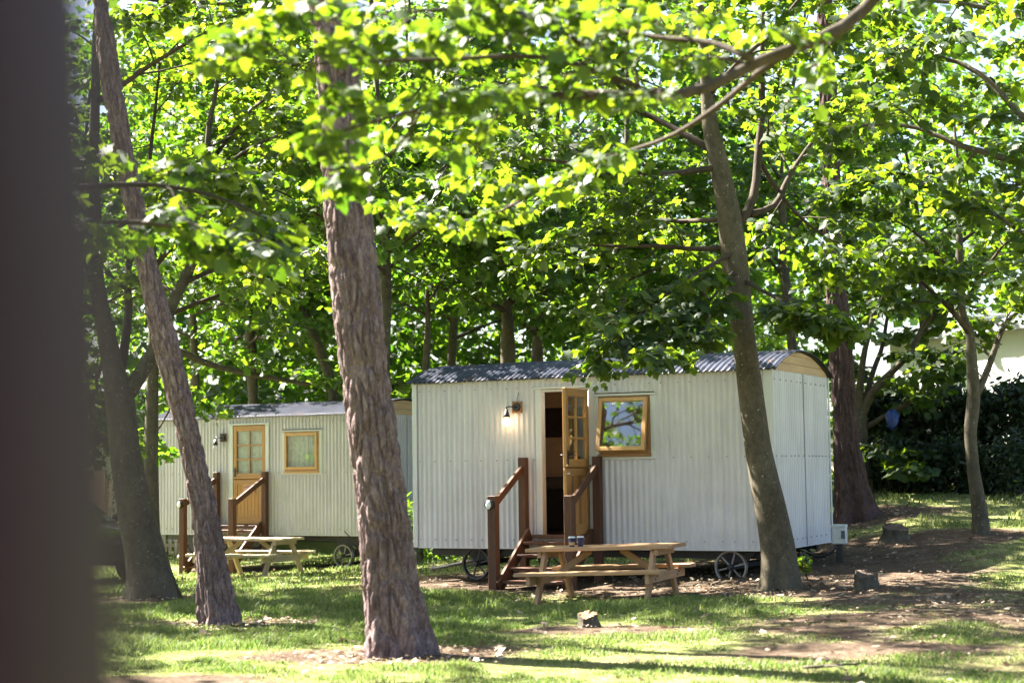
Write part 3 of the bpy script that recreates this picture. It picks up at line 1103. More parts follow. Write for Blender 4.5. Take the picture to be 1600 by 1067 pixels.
def make_table(label, loc, rz, ry, mat, group, H=.62):
    o = empty('picnic_table', loc, rz, label=label, cat='picnic table', group=group)
    o.rotation_euler = (0, ry, rz)
    t = MB()
    n, W = 5, .72
    for k in range(n):
        yy = -W / 2 + W * (k + .5) / n
        t.beam((-.82 - rng.random() * .006, yy, H - .02), (.82 + rng.random() * .006, yy, H - .02), W / n - .012, .04)
    t.build('tabletop', mat, o)
    for s in (-1, 1):
        b = MB()
        for k in (0, 1):
            yy = s * (.545 + .135 * k)
            b.beam((-.82, yy, .355), (.82, yy, .355), .125, .04)
        b.build('bench', mat, o)
    for x in (-.62, .62):
        sg = 1 if x > 0 else -1
        for s in (-1, 1):
            m = MB(); m.beam((x, s * .64, -.06), (x, s * .24, H - .041), .045, .095, (0, 1, 0)); m.build('leg', mat, o)
        m = MB(); m.beam((x + sg * .047, -.72, .285), (x + sg * .047, .72, .285), .045, .10)
        for yq in (-.47, -.40, .40, .47): m.tube([(x + sg * .069, yq, .285 + .4 * (yq - .435 * (1 if yq > 0 else -1))), (x + sg * .077, yq, .285 + .4 * (yq - .435 * (1 if yq > 0 else -1)))], .011, 8, 1)
        m.build('crossbeam', [mat, BLACK], o)
        m = MB(); m.beam((x + sg * .047, -.33, H - .075), (x + sg * .047, .33, H - .075), .045, .065); m.build('batten', mat, o)
        m = MB(); m.beam((x - sg * .02, 0, .30), (x - sg * .44, 0, H - .05), .045, .07); m.build('brace', mat, o)
    return o


def flat(x, y): return (x, y, gz1(x, y))


TB = make_table('honey-coloured picnic table with two cups on it, in front of the open hut', (1.02, 18.35, -.062), R(-21), R(-1.6), TABLEWOOD, 'picnic tables beside the huts')
fl = gp(409, 889)
TB2 = make_table('weathered picnic table in front of the shut hut, half behind the leaning pine', (-4.45, 28.05, gz1(-4.3, 27.6)), R(-24), R(0), TABLEGREY, 'picnic tables beside the huts')

CUPDARK = m_plain('dark_cup', (.035, .025, .06), .4, .4)
SLEEVE = m_plain('card_sleeve', (.52, .33, .17), .8, .2)
def cup(label, loc, sleeve):
    o = empty('coffee_cup', loc, label=label, cat='cup', group='cups on the picnic table')
    m = MB(); m.tube([(0, 0, 0), (0, 0, .004), (0, 0, .095)], [.028, .029, .040], 20); m.build('cup_body', CUPDARK, o)
    m = MB(); m.tube([(0, 0, .095), (0, 0, .101), (0, 0, .102), (0, 0, .113)], [.043, .043, .038, .036], 20); m.build('lid', WHITE, o)
    if sleeve:
        m = MB(); m.tube([(0, 0, .018), (0, 0, .05)], [.0325, .0365], 20, 0, False); m.build('sleeve', SLEEVE, o)
TM = Matrix.Translation(TB.location) @ TB.rotation_euler.to_matrix().to_4x4()
cup('dark takeaway cup with a tan card sleeve, the left one on the picnic table', TM @ Vector((-.36, -.10, .621)), True)
cup('plain dark takeaway cup beside the cup with the tan sleeve', TM @ Vector((-.28, -.04, .621)), False)

# electric hook-up box
bx = gp(1313, 878)
o = empty('hookup_post', tuple(bx), R(-20), label='pale grey electric hook-up box on a black post by the hut corner', cat='electric box')
m = MB(); m.box((-.09, -.06, .22), (.09, .06, .46), .012); m.box((-.095, -.066, .42), (.095, .066, .465), .01); m.build('box', m_plain('grey_box', (.55, .58, .57), .4, .4), o)
m = MB(); m.box((.03, -.072, .29), (.078, -.061, .39), .003); m.build('socket_cover', m_plain('dark_grey', (.09, .10, .12), .4, .4), o)
m = MB(); m.box((-.045, -.035, -.1), (.035, .035, .22), .004); m.build('post', BLACK, o)
m = MB(); m.tube(resample([(-.02, -.04, .2), (-.12, -.06, .1), (-.25, -.05, .05), (-.42, 0, .12), (-.6, .12, .3)], 16)[0], .016, 8); m.build('cable', BLACK, o)


def stump(label, px, py, r, h, top, seed, lit=False):
    b = gp(px, py)
    o = empty('tree_stump', tuple(b), label=label, cat='tree stump', group='tree stumps in the grass')
    n, k = 28, 9
    P = []
    for i in range(k):
        u = i / (k - 1)
        ring = []
        for j in range(n + 1):
            a = 2 * math.pi * (j % n) / n
            rr = r * (1.25 - .35 * min(1, u * 1.6)) * (1 + .16 * math.sin(3 * a + seed) + .08 * math.sin(7 * a + seed * 2)) + .012 * math.sin(13 * a + seed + u * 3)
            zt = h * (1 + .26 * math.sin(a + .3 * math.sin(seed)) + .05 * math.sin(5 * a + seed) + .04 * math.sin(11 * a))
            ring.append((rr * math.cos(a), rr * math.sin(a), -.04 + (zt + .04) * u))
        P.append(ring)
    m = MB(); m.grid(np.array(P)); m.build('bark', BARK_DARK, o)
    m = MB()
    c0 = len(m.v)
    m.v.append((0, 0, h * .9))
    for q in P[-1][:-1]: m.v.append((q[0] * .98, q[1] * .98, q[2] - .004))
    for j in range(n): m.face((c0, c0 + 1 + j, c0 + 1 + (j + 1) % n))
    m.build('cut_face', top, o)

CUTWOOD = m_bark('cut_wood', (.16, .09, .045), (.40, .24, .13), amt=.9)
CUTDARK = m_bark('old_cut_wood', (.05, .035, .028), (.13, .10, .08), amt=.9)
stump('small split stump with a fresh orange top in the sunny grass before the picnic table', 918, 979, .085, .11, CUTWOOD, 1.0)
stump('low dark stump just right of the sycamore by the hut corner', 1352, 917, .12, .15, CUTDARK, 2.4)
stump('broad black stump further back, between the red pine and the slim tree', 1400, 843, .18, .17, CUTDARK, 4.0)

# fallen stick
s0 = gp(1294, 1048)
m = MB()
m.tube(resample([(-.16, .05, .02), (-.04, 0, .03), (.1, .02, .04), (.22, .1, .03)], 10)[0], [.012] * 5 + [.009] * 5, 6)
m.tube(resample([(-.02, 0, .03), (.03, -.08, .05), (.1, -.13, .02)], 6)[0], .007, 5)
m.tube(resample([(.08, .02, .04), (-.03, .12, .10)], 5)[0], .006, 5)
o = m.build('fallen_stick', BARK_DARK, None, tuple(s0)); tag(o, 'broken dark forked stick lying on the bare ground', 'stick')

# ------------------------------------------------------------------ dark post close to the viewpoint
o = empty('timber_post', (-.1738, .45, gz1(-.17, .45)), label='dark brown out-of-focus timber post standing at the left edge', cat='post')
m = MB(); m.beam((.092, 0, -.2), (-.093, 0, 3.1), .11, .11, (0, 1, 0), .006)
POSTM = m_wood('dark_post_paint', (.013, .0042, .0088), (.022, .0082, .0155), .7, .2)
m.build('shaft', POSTM, o)
m = MB(); m.box((-.16, -.08, 3.1), (.0, .08, 3.14)); m.build('post_cap', POSTM, o)

# ------------------------------------------------------------------ ground
def turf(x, y):
    """0 bare earth .. 1 grass"""
    x = np.asarray(x, float); y = np.asarray(y, float)
    P = np.stack([x, y, np.zeros_like(x)], 1)
    n = vnoise(P * .55, 21) * .55 + vnoise(P * 1.5, 22) * .3 + vnoise(P * 4.5, 23) * .2 + vnoise(P * np.array((1.1, 3.2, 1)) + 9, 24) * .25
    g = 1.06 + .55 * n
    def hole(cx, cy, rx, ry, amt, ang=0.0):
        c, s = math.cos(ang), math.sin(ang)
        dx, dy = x - cx, y - cy
        a = (dx * c + dy * s) / rx; b = (-dx * s + dy * c) / ry
        return amt * np.exp(-(a * a + b * b) ** 1.5)
    # around the nearer hut, its steps and the table
    g = g - hole(1.7, 20.3, 4.0, 2.0, 1.15, -.46)
    g = g - hole(2.3, 22.0, 4.5, 2.2, 1.0, -.46)
    g = g - hole(-4.2, 31.0, 3.6, 1.5, .9, -.5)
    g = g - hole(-4.3, 28.0, 1.6, .6, .5, -.4)
    # right-hand worn patch, bottom left patch, round the trunks
    g = g - hole(3.3, 13.4, 1.7, 2.0, .5, 0)
    g = g - hole(1.6, 12.2, 1.4, .5, .3, 0)
    g = g - hole(4.2, 17.0, 1.6, 1.3, .35, 0)
    g = g - hole(-2.3, 11.0, .9, .8, .9, 0)
    for q in ((-.88, 12.9, .75), (-2.72, 15.6, .75), (-4.3, 20, .8), (2.9, 18.1, 1.1), (5.1, 24.5, 1.1), (6.23, 22, .6), (.62, 14.4, .45)):
        g = g - hole(q[0], q[1], q[2] * 1.5, q[2] * .9, .95, 0)
    g = g - .4 * sst((y - 25.5) / 2.0) * sst((x - 4.5) / 2.0)
    g = g - .35 * sst((x - .5) / 4) * sst((18.5 - y) / 3)
    return np.clip(g, 0, 1.4)


def axis(core0, core1, step, lim0, lim1):
    a = [core0]
    s = step
    while a[-1] > lim0: s *= 1.35; a.append(a[-1] - s)
    b = list(np.arange(core0 + step, core1, step))
    s = step
    c = [core1]
    while c[-1] < lim1: s *= 1.35; c.append(c[-1] + s)
    return np.array(sorted(a) + b + c)


gx = axis(-12.0, 11.0, .10, -500, 500)
gy = axis(9.0, 40.0, .11, -300, 900)
GX, GY = np.meshgrid(gx, gy, indexing='ij')
GZ = gz(GX.ravel(), GY.ravel())
V = np.stack([GX.ravel(), GY.ravel(), GZ], 1)
nx, ny = len(gx), len(gy)
i0 = (np.arange(nx - 1)[:, None] * ny + np.arange(ny - 1)[None, :])
F = np.stack([i0, i0 + ny, i0 + ny + 1, i0 + 1], -1).reshape(-1, 4)

t = NT('ground_soil', 0.95, 0.05)
at_ = t.new('ShaderNodeAttribute', attribute_name='turf')
v = t.coord('Object')
n1 = t.noise(v, 3.0, 8, .7)
n2 = t.noise(v, 24.0, 6, .7)
n3 = t.noise(v, 90.0, 3, .6)
nn = t.math('ADD', t.math('MULTIPLY', n1, .5), t.math('MULTIPLY', n2, .5))
earth = t.ramp(nn, [(.34, (.038, .026, .018)), (.52, (.085, .061, .043)), (.7, (.20, .16, .12))])
sod = t.ramp(nn, [(.32, (.07, .085, .026)), (.52, (.17, .18, .065)), (.7, (.36, .34, .19))])
f = t.math('ADD', at_.outputs['Fac'], t.math('MULTIPLY', t.math('SUBTRACT', n2, .5), .9))
t.color(t.mix(t.ramp(f, [(.38, 0.0), (.72, 1.0)]), earth, sod))
t.bump(t.math('ADD', t.math('MULTIPLY', n2, .7), t.math('MULTIPLY', n3, .3)), .9, .03)
GROUND = t.m
go = big_mesh('ground', V, F, np.full(len(F), 4), GROUND, smooth=True)
tag(go, 'gently rising woodland clearing of grass and bare earth', None, None, 'structure')
A = go.data.attributes.new('turf', 'FLOAT', 'POINT')
A.data.foreach_set('value', turf(GX.ravel(), GY.ravel()).astype(np.float32))


def scatter(n, y0, y1, m=.6):
    """random points on the visible ground between depths y0 and y1"""
    y = np.sqrt(rng.uniform(y0 * y0, y1 * y1, n))
    x = rng.uniform(-1, 1, n) * (y * .318 + m)
    return x, y


def blades(name, n, y0, y1, hgt, wid):
    x, y = scatter(n, y0, y1)
    tf = turf(x, y)
    keep = rng.random(n) < np.clip((tf - .28) * 1.5, 0, 1) ** 1.3
    # keep out of trunks and from under the huts
    for q in ((-.88, 12.9, .28), (-2.72, 15.6, .24), (-4.3, 20, .3), (2.9, 18.1, .3), (5.1, 24.5, .35)):
        keep &= (x - q[0]) ** 2 + (y - q[1]) ** 2 > q[2] ** 2
    x, y, tf = x[keep], y[keep], tf[keep]
    n = len(x)
    z = gz(x, y) - .004
    a = rng.random(n) * 6.283
    clump = np.clip(.75 + .8 * vnoise(np.stack([x * 2.2, y * 2.2, x * 0], 1), 31) + .55 * vnoise(np.stack([x * 7, y * 7, x * 0], 1), 32), .22, 2.2)
    h = hgt * rng.uniform(.5, 1.25, n) * clump * np.clip(tf, .45, 1.15)
    w = wid * rng.uniform(.7, 1.3, n)
    ld = rng.random(n) * 6.283
    ll = h * rng.uniform(.2, .9, n)
    cx, sx = np.cos(a) * w / 2, np.sin(a) * w / 2
    lx, ly = np.cos(ld) * ll, np.sin(ld) * ll
    P = np.empty((n, 5, 3))
    P[:, 0] = np.stack([x - cx, y - sx, z], 1)
    P[:, 1] = np.stack([x + cx, y + sx, z], 1)
    P[:, 2] = np.stack([x + cx * .75 + lx * .3, y + sx * .75 + ly * .3, z + h * .6], 1)
    P[:, 3] = np.stack([x - cx * .75 + lx * .3, y - sx * .75 + ly * .3, z + h * .6], 1)
    P[:, 4] = np.stack([x + lx, y + ly, z + h * .95], 1)
    F = (np.arange(n) * 5)[:, None] + np.array([[0, 1, 2, 3, 3, 2, 4]])
    nper = np.tile([4, 3], n)
    return P.reshape(-1, 3), F.ravel(), nper


parts = [blades('g', 260000, 10.2, 15.5, .058, .0075), blades('g', 190000, 15.5, 23, .065, .010), blades('g', 90000, 23, 38, .075, .018)]
off = 0
Vs, Fs, Ns = [], [], []
for P, F, nn_ in parts:
    Vs.append(P); Fs.append(F + off); Ns.append(nn_); off += len(P)
gr = big_mesh('grass', np.concatenate(Vs), np.concatenate(Fs), np.concatenate(Ns), GRASS)
tag(gr, 'short green grass with worn thin patches', None, None, 'stuff')

# dead leaves and pine debris
x, y = scatter(14000, 10.2, 30)
k = rng.random(len(x)) < np.clip(1.25 - turf(x, y), .14, 1) * np.clip(.45 + 1.1 * vnoise(np.stack([x * 1.3, y * 1.3, x * 0], 1), 61) + .2 * (x > 2), .06, 1)
x, y = x[k], y[k]
n = len(x)
for q in ((-.88, 12.85, .55, 500), (-2.72, 15.5, .5, 350), (-4.3, 19.9, .5, 250), (2.9, 17.9, .7, 500), (5.1, 24.2, 1.0, 300), (1.6, 19.6, 1.6, 900), (3.6, 14.5, 1.5, 900)):
    x = np.concatenate([x, q[0] + rng.normal(size=q[3]) * q[2]]); y = np.concatenate([y, q[1] + rng.normal(size=q[3]) * q[2] * .8])
n = len(x)
Pl = np.stack([x, y, gz(x, y) + rng.uniform(.008, .04, n)], 1)
Tl = sph(n); Tl[:, 2] *= .25
Nl = np.array((0, 0, 1.0)) + sph(n) * .55
lt = leaf_mesh('leaf_litter', Pl, Nl, Tl, rng.choice([.018, .03, .045, .07], n, p=[.4, .35, .2, .05]) * rng.uniform(.8, 1.2, n), LITTER, None, 'far')
tag(lt, 'dry fallen leaves and scraps strewn over the grass and bare earth', None, None, 'stuff')
hx = rng.uniform(0, 4.9, 160); hy = rng.uniform(0.0, 1.5, 160)

# ------------------------------------------------------------------ the big trees
def rel(base, pts): return [np.array(p) - base for p in pts]


def px_trunk(spec, Y, lean=0.0):
    """spec: (py, px, half width in px) from the base upward -> points, radii"""
    P, r = [], []
    y0 = spec[0][0]
    for (py, px, h) in spec:
        yy = Y + lean * (y0 - py) / 1000.0
        P.append(at(px, py, yy)); r.append(h * yy / FPX)
    return np.array(P), r


def big_tree(label, cat, name, spec, Y, bark, seg, rings, crack, flare, seed, lumps=.02, kcell=(9, 2.6), lean=0.0, flare_h=.35):
    P, r = px_trunk(spec, Y, lean)
    base = P[0].copy()
    base[2] = gz1(base[0], base[1])
    P[0][2] = base[2]
    o = empty(name, tuple(base), label=label, cat=cat)
    loc = P - base
    loc[0, 2] = -.08
    trunk_mesh('trunk', loc, r, bark, o, seg, rings, crack, kcell, flare, flare_h, 5, lumps, seed)
    return o, base, P


def pine_top(o, base, tip, r, n=16, H=4.5):
    """open pine crown on top of a bare trunk"""
    f = Foliage()
    for k in range(n):
        u = k / n
        az = k * 2.4
        q = tip - base + np.array((0, 0, -H * .55 + H * u))
        d = np.array((math.cos(az), math.sin(az), .15 + .5 * u))
        m = MB()
        limb_grow(m, f, rib(q, d, (2.6 - 1.6 * u), 5, .16, .02), .05, .015, 4, .9, 3, .35, .35, 5, False)
        m.build('limb', BARK_RED, o)
    P, Nn, T, S = spray(np.array(f.n), np.array(f.d), 7, .17, .16, .2, -.1)
    leaf_mesh('crown', P, Nn, T, S, NEEDLE, o, 'oval')


def extend(spec, to=-500, step=250):
    """carry a trunk on above the picture's top edge"""
    spec = list(spec)
    (ya, xa, ha), (yb, xb, hb) = spec[-2], spec[-1]
    y = yb
    while y > to:
        y2 = y - step
        spec.append((y2, xb + (xb - xa) / (yb - ya) * (y2 - yb), max(4, hb * (1 - .22 * (yb - y2) / 500))))
        y = y2
    return spec


T1, b1, P1 = big_tree('thick rough-barked pine leaning left in the foreground between the two huts', 'tree', 'pine_tree',
    extend([(1012, 622, 43), (985, 619, 42.5), (950, 615, 42), (900, 608, 41), (800, 598, 39), (700, 585, 36.5), (600, 572, 35), (500, 560, 36.5), (400, 551, 37), (300, 543, 37), (200, 535, 37.5), (100, 526, 35), (0, 517, 35)], -1100),
    12.9, BARK_PINE, 170, 820, .036, .5, 2, .018, (16, 3.2))
T2, b2, P2 = big_tree('slimmer rough-barked pine leaning strongly left before the further hut', 'tree', 'pine_tree',
    extend([(982, 346, 25), (960, 341, 25), (920, 336, 24.5), (860, 328, 23), (800, 320, 20), (700, 299, 19), (600, 275, 18.5), (500, 250, 18), (400, 227, 17), (250, 195, 16), (100, 170, 15), (0, 157, 14)], -800),
    15.6, BARK_PINE, 110, 600, .030, .5, 5, .014, (18, 3.6))
T5, b5, P5 = big_tree('straight reddish pine right behind the end of the nearer hut', 'tree', 'pine_tree',
    extend([(816, 1337, 27), (800, 1334, 25), (770, 1330, 23), (740, 1326, 21), (680, 1321, 19.5), (600, 1318, 19), (500, 1311, 18), (420, 1304, 17), (300, 1300, 15), (240, 1298, 14), (0, 1288, 12)], -300),
    24.5, BARK_RED, 84, 400, .034, .75, 9, .02, (14, 1.8), 0, .5)
pine_top(T1, b1, P1[-1], .1, 14, 4.0)
pine_top(T2, b2, P2[-1], .1, 7, 2.2)
pine_top(T5, b5, P5[-1], .1, 12, 4.0)


def limb(o, base, fol, pts, r0, r1, bark=None, **k):
    m = MB()
    limb_grow(m, fol, [np.array(p) - base for p in pts], r0, r1, **k)
    return m.build('limb', bark or TWIG, o)


def pl(seq, Y0, Y1=None):
    """a limb traced through photo positions while its depth runs from Y0 to Y1"""
    n = len(seq)
    Y1 = Y0 if Y1 is None else Y1
    return [at(p[0], p[1], Y0 + (Y1 - Y0) * i / max(1, n - 1)) for i, p in enumerate(seq)]


# sycamore in front of the nearer hut
T4, b4, P4 = big_tree('sycamore with pale-spotted bark curving up before the right end of the nearer hut', 'tree', 'sycamore_tree',
    [(927, 1217, 28), (900, 1218, 27.5), (860, 1216, 27), (800, 1205, 25), (760, 1196, 24), (700, 1184, 22.5), (600, 1171, 21.5), (500, 1158, 20), (400, 1147, 19.5), (330, 1138, 19.5), (260, 1124, 17.5), (200, 1110, 14), (110, 1102, 10), (0, 1092, 8), (-150, 1080, 6), (-300, 1075, 4)],
    18.1, BARK_SYC, 56, 260, 0.0, .62, 3, .022, flare_h=.22)
f4 = Foliage()
K = dict(subs=7, sub_len=1.1, twigs=5, twig_len=.42)
limb(T4, b4, f4, pl([(1125, 262), (1060, 270), (1000, 272), (930, 258), (850, 245), (760, 255)], 18.1, 17.2), .038, .010, **K)
limb(T4, b4, f4, pl([(1150, 355), (1178, 325), (1182, 270), (1190, 130), (1196, 0), (1190, -120)], 18.1, 18.6), .06, .015, **K)
limb(T4, b4, f4, pl([(1172, 335), (1214, 326), (1226, 290), (1282, 205), (1345, 150), (1410, 60)], 18.2, 19.4), .04, .010, **K)
limb(T4, b4, f4, pl([(1146, 395), (1080, 430), (1020, 470), (975, 510), (955, 535)], 18.0, 17.0), .028, .008, subs=8, sub_len=.6, twigs=5, twig_len=.3, droop=.10)
limb(T4, b4, f4, pl([(1150, 420), (1110, 470), (1075, 505), (1040, 535), (1010, 550)], 18.0, 16.6), .022, .007, subs=5, sub_len=.5, twigs=5, twig_len=.28, droop=.09)
limb(T4, b4, f4, pl([(1165, 440), (1205, 465), (1250, 485), (1290, 500)], 18.0, 16.9), .026, .008, subs=7, sub_len=.6, twigs=5, twig_len=.3, droop=.08)
limb(T4, b4, f4, pl([(1150, 385), (1090, 390), (1010, 385), (930, 380), (850, 390)], 18.1, 18.5), .035, .01, **K)
limb(T4, b4, f4, pl([(1140, 340), (1080, 350), (1000, 340), (900, 310)], 18.1, 20.0), .035, .01, **K)
limb(T4, b4, f4, pl([(1120, 240), (1040, 190), (940, 150), (820, 130), (700, 120)], 18.1, 19.5), .045, .012, **K)
limb(T4, b4, f4, pl([(1105, 150), (1160, 90), (1230, 20), (1300, -60)], 18.1, 17.0), .035, .012, **K)
limb(T4, b4, f4, pl([(1104, 120), (1040, 60), (960, 10), (880, -60)], 18.1, 17.3), .035, .012, **K)
limb(T4, b4, f4, pl([(1185, 250), (1240, 330), (1300, 380), (1370, 400)], 18.4, 19.5), .03, .01, **K)
leafy(f4, T4, 6, .107, LEAF, 'near')

# left sycamore with a fork
T3, b3, P3 = big_tree('dark sycamore forking above head height at the left, beside the parked car', 'tree', 'sycamore_tree',
    [(940, 240, 32), (915, 238, 31.5), (880, 231, 31), (800, 211, 27), (700, 195, 23.5), (620, 188, 24), (580, 178, 19), (500, 162, 15), (420, 146, 13), (280, 145, 11), (120, 150, 9), (-60, 160, 6), (-250, 170, 4)],
    20.0, BARK_DARK, 52, 240, 0.0, .6, 6, .024, flare_h=.22)
f3 = Foliage()
limb(T3, b3, f3, pl([(200, 615), (238, 555), (266, 495), (288, 440), (312, 390), (322, 310), (330, 200), (345, 60)], 20.0, 20.8), .10, .02, bark=BARK_DARK, **K)
limb(T3, b3, f3, pl([(185, 600), (200, 520), (198, 440), (215, 350), (240, 230), (250, 90)], 20.1, 21.5), .07, .014, **K)
limb(T3, b3, f3, pl([(316, 350), (330, 280), (370, 240), (420, 215), (480, 200)], 20.5, 19.0), .04, .012, **K)
limb(T3, b3, f3, pl([(290, 440), (350, 420), (410, 400), (470, 400)], 20.3, 21.5), .035, .01, **K)
limb(T3, b3, f3, pl([(165, 500), (110, 460), (40, 430), (-60, 420)], 20, 19.5), .05, .012, **K)
limb(T3, b3, f3, pl([(150, 380), (220, 330), (280, 300), (350, 290)], 20, 18.6), .04, .012, **K)
limb(T3, b3, f3, pl([(146, 280), (90, 220), (20, 180)], 20, 20), .04, .012, **K)
limb(T3, b3, f3, pl([(150, 160), (220, 110), (300, 60), (380, 20)], 20, 19), .04, .012, **K)
limb(T3, b3, f3, pl([(170, 540), (150, 590), (140, 640), (150, 680)], 20.2, 21.0), .03, .01, subs=6, sub_len=.7, twigs=4, twig_len=.35)
limb(T3, b3, f3, pl([(325, 260), (390, 170), (450, 120), (520, 70)], 20.7, 21.5), .035, .01, **K)
m = MB(); m.tube(rel(b3, [P3[-1], P3[-1] + (.1, 0, 1.5), P3[-1] + (0, 0, 3.2)]), [.05, .04, .015], 8); m.build('leader', BARK_DARK, T3)
for k in range(12):
    u = (k + .5) / 12
    q = P3[-1] - b3 + np.array((0, 0, -2.2 + 5.2 * u)); az = 2.4 * k + 1
    m = MB(); limb_grow(m, f3, rib(q, (math.cos(az), math.sin(az), .2 + .5 * u), 3.4 * (1.1 - .6 * u), 5, .14, .03), .05, .012, 6, 1.3, 4, .45, .3, 6, False); m.build('limb', TWIG, T3)
leafy(f3, T3, 6, .11, LEAF, 'near')

# slim tree at the right
T6, b6, P6 = big_tree('slim crooked young tree standing alone at the right before the dark hedge', 'tree', 'young_tree',
    [(828, 1533, 13), (810, 1532, 12.5), (760, 1525, 11.5), (739, 1521, 11), (676, 1515.6, 9.5), (630, 1521, 9.5), (596, 1521, 9), (551, 1517.5, 8.5), (521, 1516, 7.5), (490, 1503, 6), (420, 1499, 5), (300, 1500, 4), (180, 1490, 3)],
    22.0, BARK_DARK, 28, 160, 0.0, .35, 8, .012, flare_h=.12)
f6 = Foliage()
K6 = dict(subs=6, sub_len=.95, twigs=5, twig_len=.4)
limb(T6, b6, f6, pl([(1524, 618), (1544, 577), (1559, 521), (1600, 484), (1650, 440)], 22, 22.3), .06, .015, bark=BARK_DARK, **K6)
limb(T6, b6, f6, pl([(1515, 520), (1502, 506), (1476, 476), (1440, 440), (1400, 400)], 22, 21.4), .045, .012, **K6)
limb(T6, b6, f6, pl([(1500, 440), (1460, 390), (1410, 350), (1350, 330)], 22, 21.5), .03, .01, **K6)
limb(T6, b6, f6, pl([(1500, 380), (1550, 340), (1610, 320), (1680, 320)], 22, 22.4), .03, .01, **K6)
limb(T6, b6, f6, pl([(1500, 320), (1450, 280), (1390, 270), (1330, 290)], 22, 20.5), .03, .01, **K6)
limb(T6, b6, f6, pl([(1510, 470), (1540, 420), (1570, 380), (1600, 370)], 22, 20.8), .03, .01, **K6)
leafy(f6, T6, 6, .107, LEAF, 'near')

# many-limbed tree behind the red pine
T7 = empty('spreading_tree', tuple(at(1352, 785, 27.0)), label='low spreading tree with several bent limbs behind the red pine by the hedge', cat='tree')
b7 = np.array(T7.location); b7[2] = gz1(b7[0], b7[1]); T7.location = b7
trunk_mesh('trunk', rel(b7, [at(1352, 800, 27), at(1348, 740, 27), at(1345, 690, 27), at(1343, 640, 27)]), [.16, .14, .13, .12], BARK_DARK, T7, 24, 60, 0, seed=4)
f7 = Foliage()
limb(T7, b7, f7, pl([(1344, 652), (1342, 600), (1352, 550), (1358, 514), (1365, 450), (1380, 380)], 27, 26.5), .075, .02, bark=BARK_SYC, **K6)
limb(T7, b7, f7, pl([(1345, 652), (1362, 607), (1394, 581), (1424, 547), (1450, 500), (1490, 460)], 27, 26.2), .09, .02, bark=BARK_SYC, **K6)
limb(T7, b7, f7, pl([(1347, 670), (1380, 650), (1415, 628), (1450, 600), (1490, 580)], 27, 26.0), .05, .012, **K6)
limb(T7, b7, f7, pl([(1344, 645), (1370, 560), (1385, 520), (1395, 470), (1430, 420)], 27, 27.8), .06, .014, **K6)
limb(T7, b7, f7, pl([(1346, 690), (1370, 700), (1395, 720), (1420, 730)], 27, 26.2), .03, .01, subs=5, sub_len=.6, twigs=4, twig_len=.3)
leafy(f7, T7, 4, .14, LEAF, 'far')
m = MB()
q = at(1394, 656, 26.0)
rings = []
for i in range(14):
    t_ = math.pi * i / 13
    rings.append([((.085 * math.sin(t_) * (1 + .35 * math.sin(2 * a + i * .5)) + .012 * math.sin(7 * a + i)) * math.cos(a), (.06 * math.sin(t_) + .012 * math.cos(5 * a + i * 2)) * math.sin(a), .15 * math.cos(t_) + .02 * math.sin(5 * a + i)) for a in np.linspace(0, 2 * math.pi, 21)])
m.grid(np.array(rings))
o = m.build('plastic_bag', m_plain('blue_plastic', (.005, .03, .17), .45, .4), None, tuple(q))
tag(o, 'crumpled bright blue bag hanging in the branches beside the red pine', 'bag')

# tree standing to the right of the view; its long branch reaches across the top
tb = np.array((4.3, 8.7, gz1(4.3, 8.7)))
TR = empty('sycamore_tree', tuple(tb), label='near sycamore at the right whose long bare branch reaches in across the top', cat='tree')
trunk_mesh('trunk', rel(tb, [tb - (0, 0, .1), tb + (0, 0, 1.2), tb + (-.05, 0, 2.5), tb + (-.1, .1, 4.5), tb + (0, .2, 7)]), [.24, .2, .18, .13, .06], BARK_SYC, TR, 32, 90, 0, seed=12)
fr = Foliage()
KR = dict(subs=9, sub_len=.75, twigs=5, twig_len=.3, start=.2)
lm = pl([(1385, 0), (1366, 38), (1300, 62), (1240, 76), (1175, 92), (1135, 122), (1090, 155), (1040, 158), (980, 149), (900, 148)], 8.2, 7.9)
limb(TR, tb, fr, [tb + (-.05, 0, 3.2), np.array((3.6, 8.4, 4.2)), at(1440, -260, 8.3), at(1400, -90, 8.25)] + lm, .062, .024, subs=6, sub_len=.5, twigs=4, twig_len=.24, start=.62, sides=12)
limb(TR, tb, fr, pl([(900, 148), (830, 155), (740, 160), (660, 172), (590, 188), (510, 212)], 7.9, 7.5), .022, .006, subs=8, sub_len=.36, twigs=4, twig_len=.2, start=.02, droop=.0)
limb(TR, tb, fr, pl([(1040, 158), (960, 120), (870, 96), (760, 92), (640, 96), (520, 92), (430, 100), (360, 80)], 7.9, 7.4), .018, .005, subs=12, sub_len=.36, twigs=4, twig_len=.2, start=.05, droop=0)
limb(TR, tb, fr, pl([(980, 149), (900, 60), (800, 20), (680, 10), (560, 25), (470, 30)], 7.95, 7.6), .016, .005, subs=9, sub_len=.36, twigs=4, twig_len=.2, start=.1, droop=0)
limb(TR, tb, fr, pl([(1262, 72), (1200, 96), (1162, 136), (1106, 173), (1055, 206), (975, 226), (900, 272), (850, 312), (760, 346), (690, 342), (630, 334)], 8.2, 10.6), .022, .005, subs=11, sub_len=.3, twigs=4, twig_len=.16, start=.4, droop=.03)
limb(TR, tb, fr, pl([(1175, 92), (1100, 60), (1010, 50), (930, 40), (840, -20)], 8.0, 8.8), .02, .007, subs=7, sub_len=.45, twigs=4, twig_len=.22)
limb(TR, tb, fr, pl([(660, 172), (610, 230), (575, 262), (540, 285)], 7.8, 7.9), .008, .004, subs=3, sub_len=.12, twigs=2, twig_len=.1, start=.7)
leafy(fr, TR, 3, .072, LEAF, 'near', spread=.10)

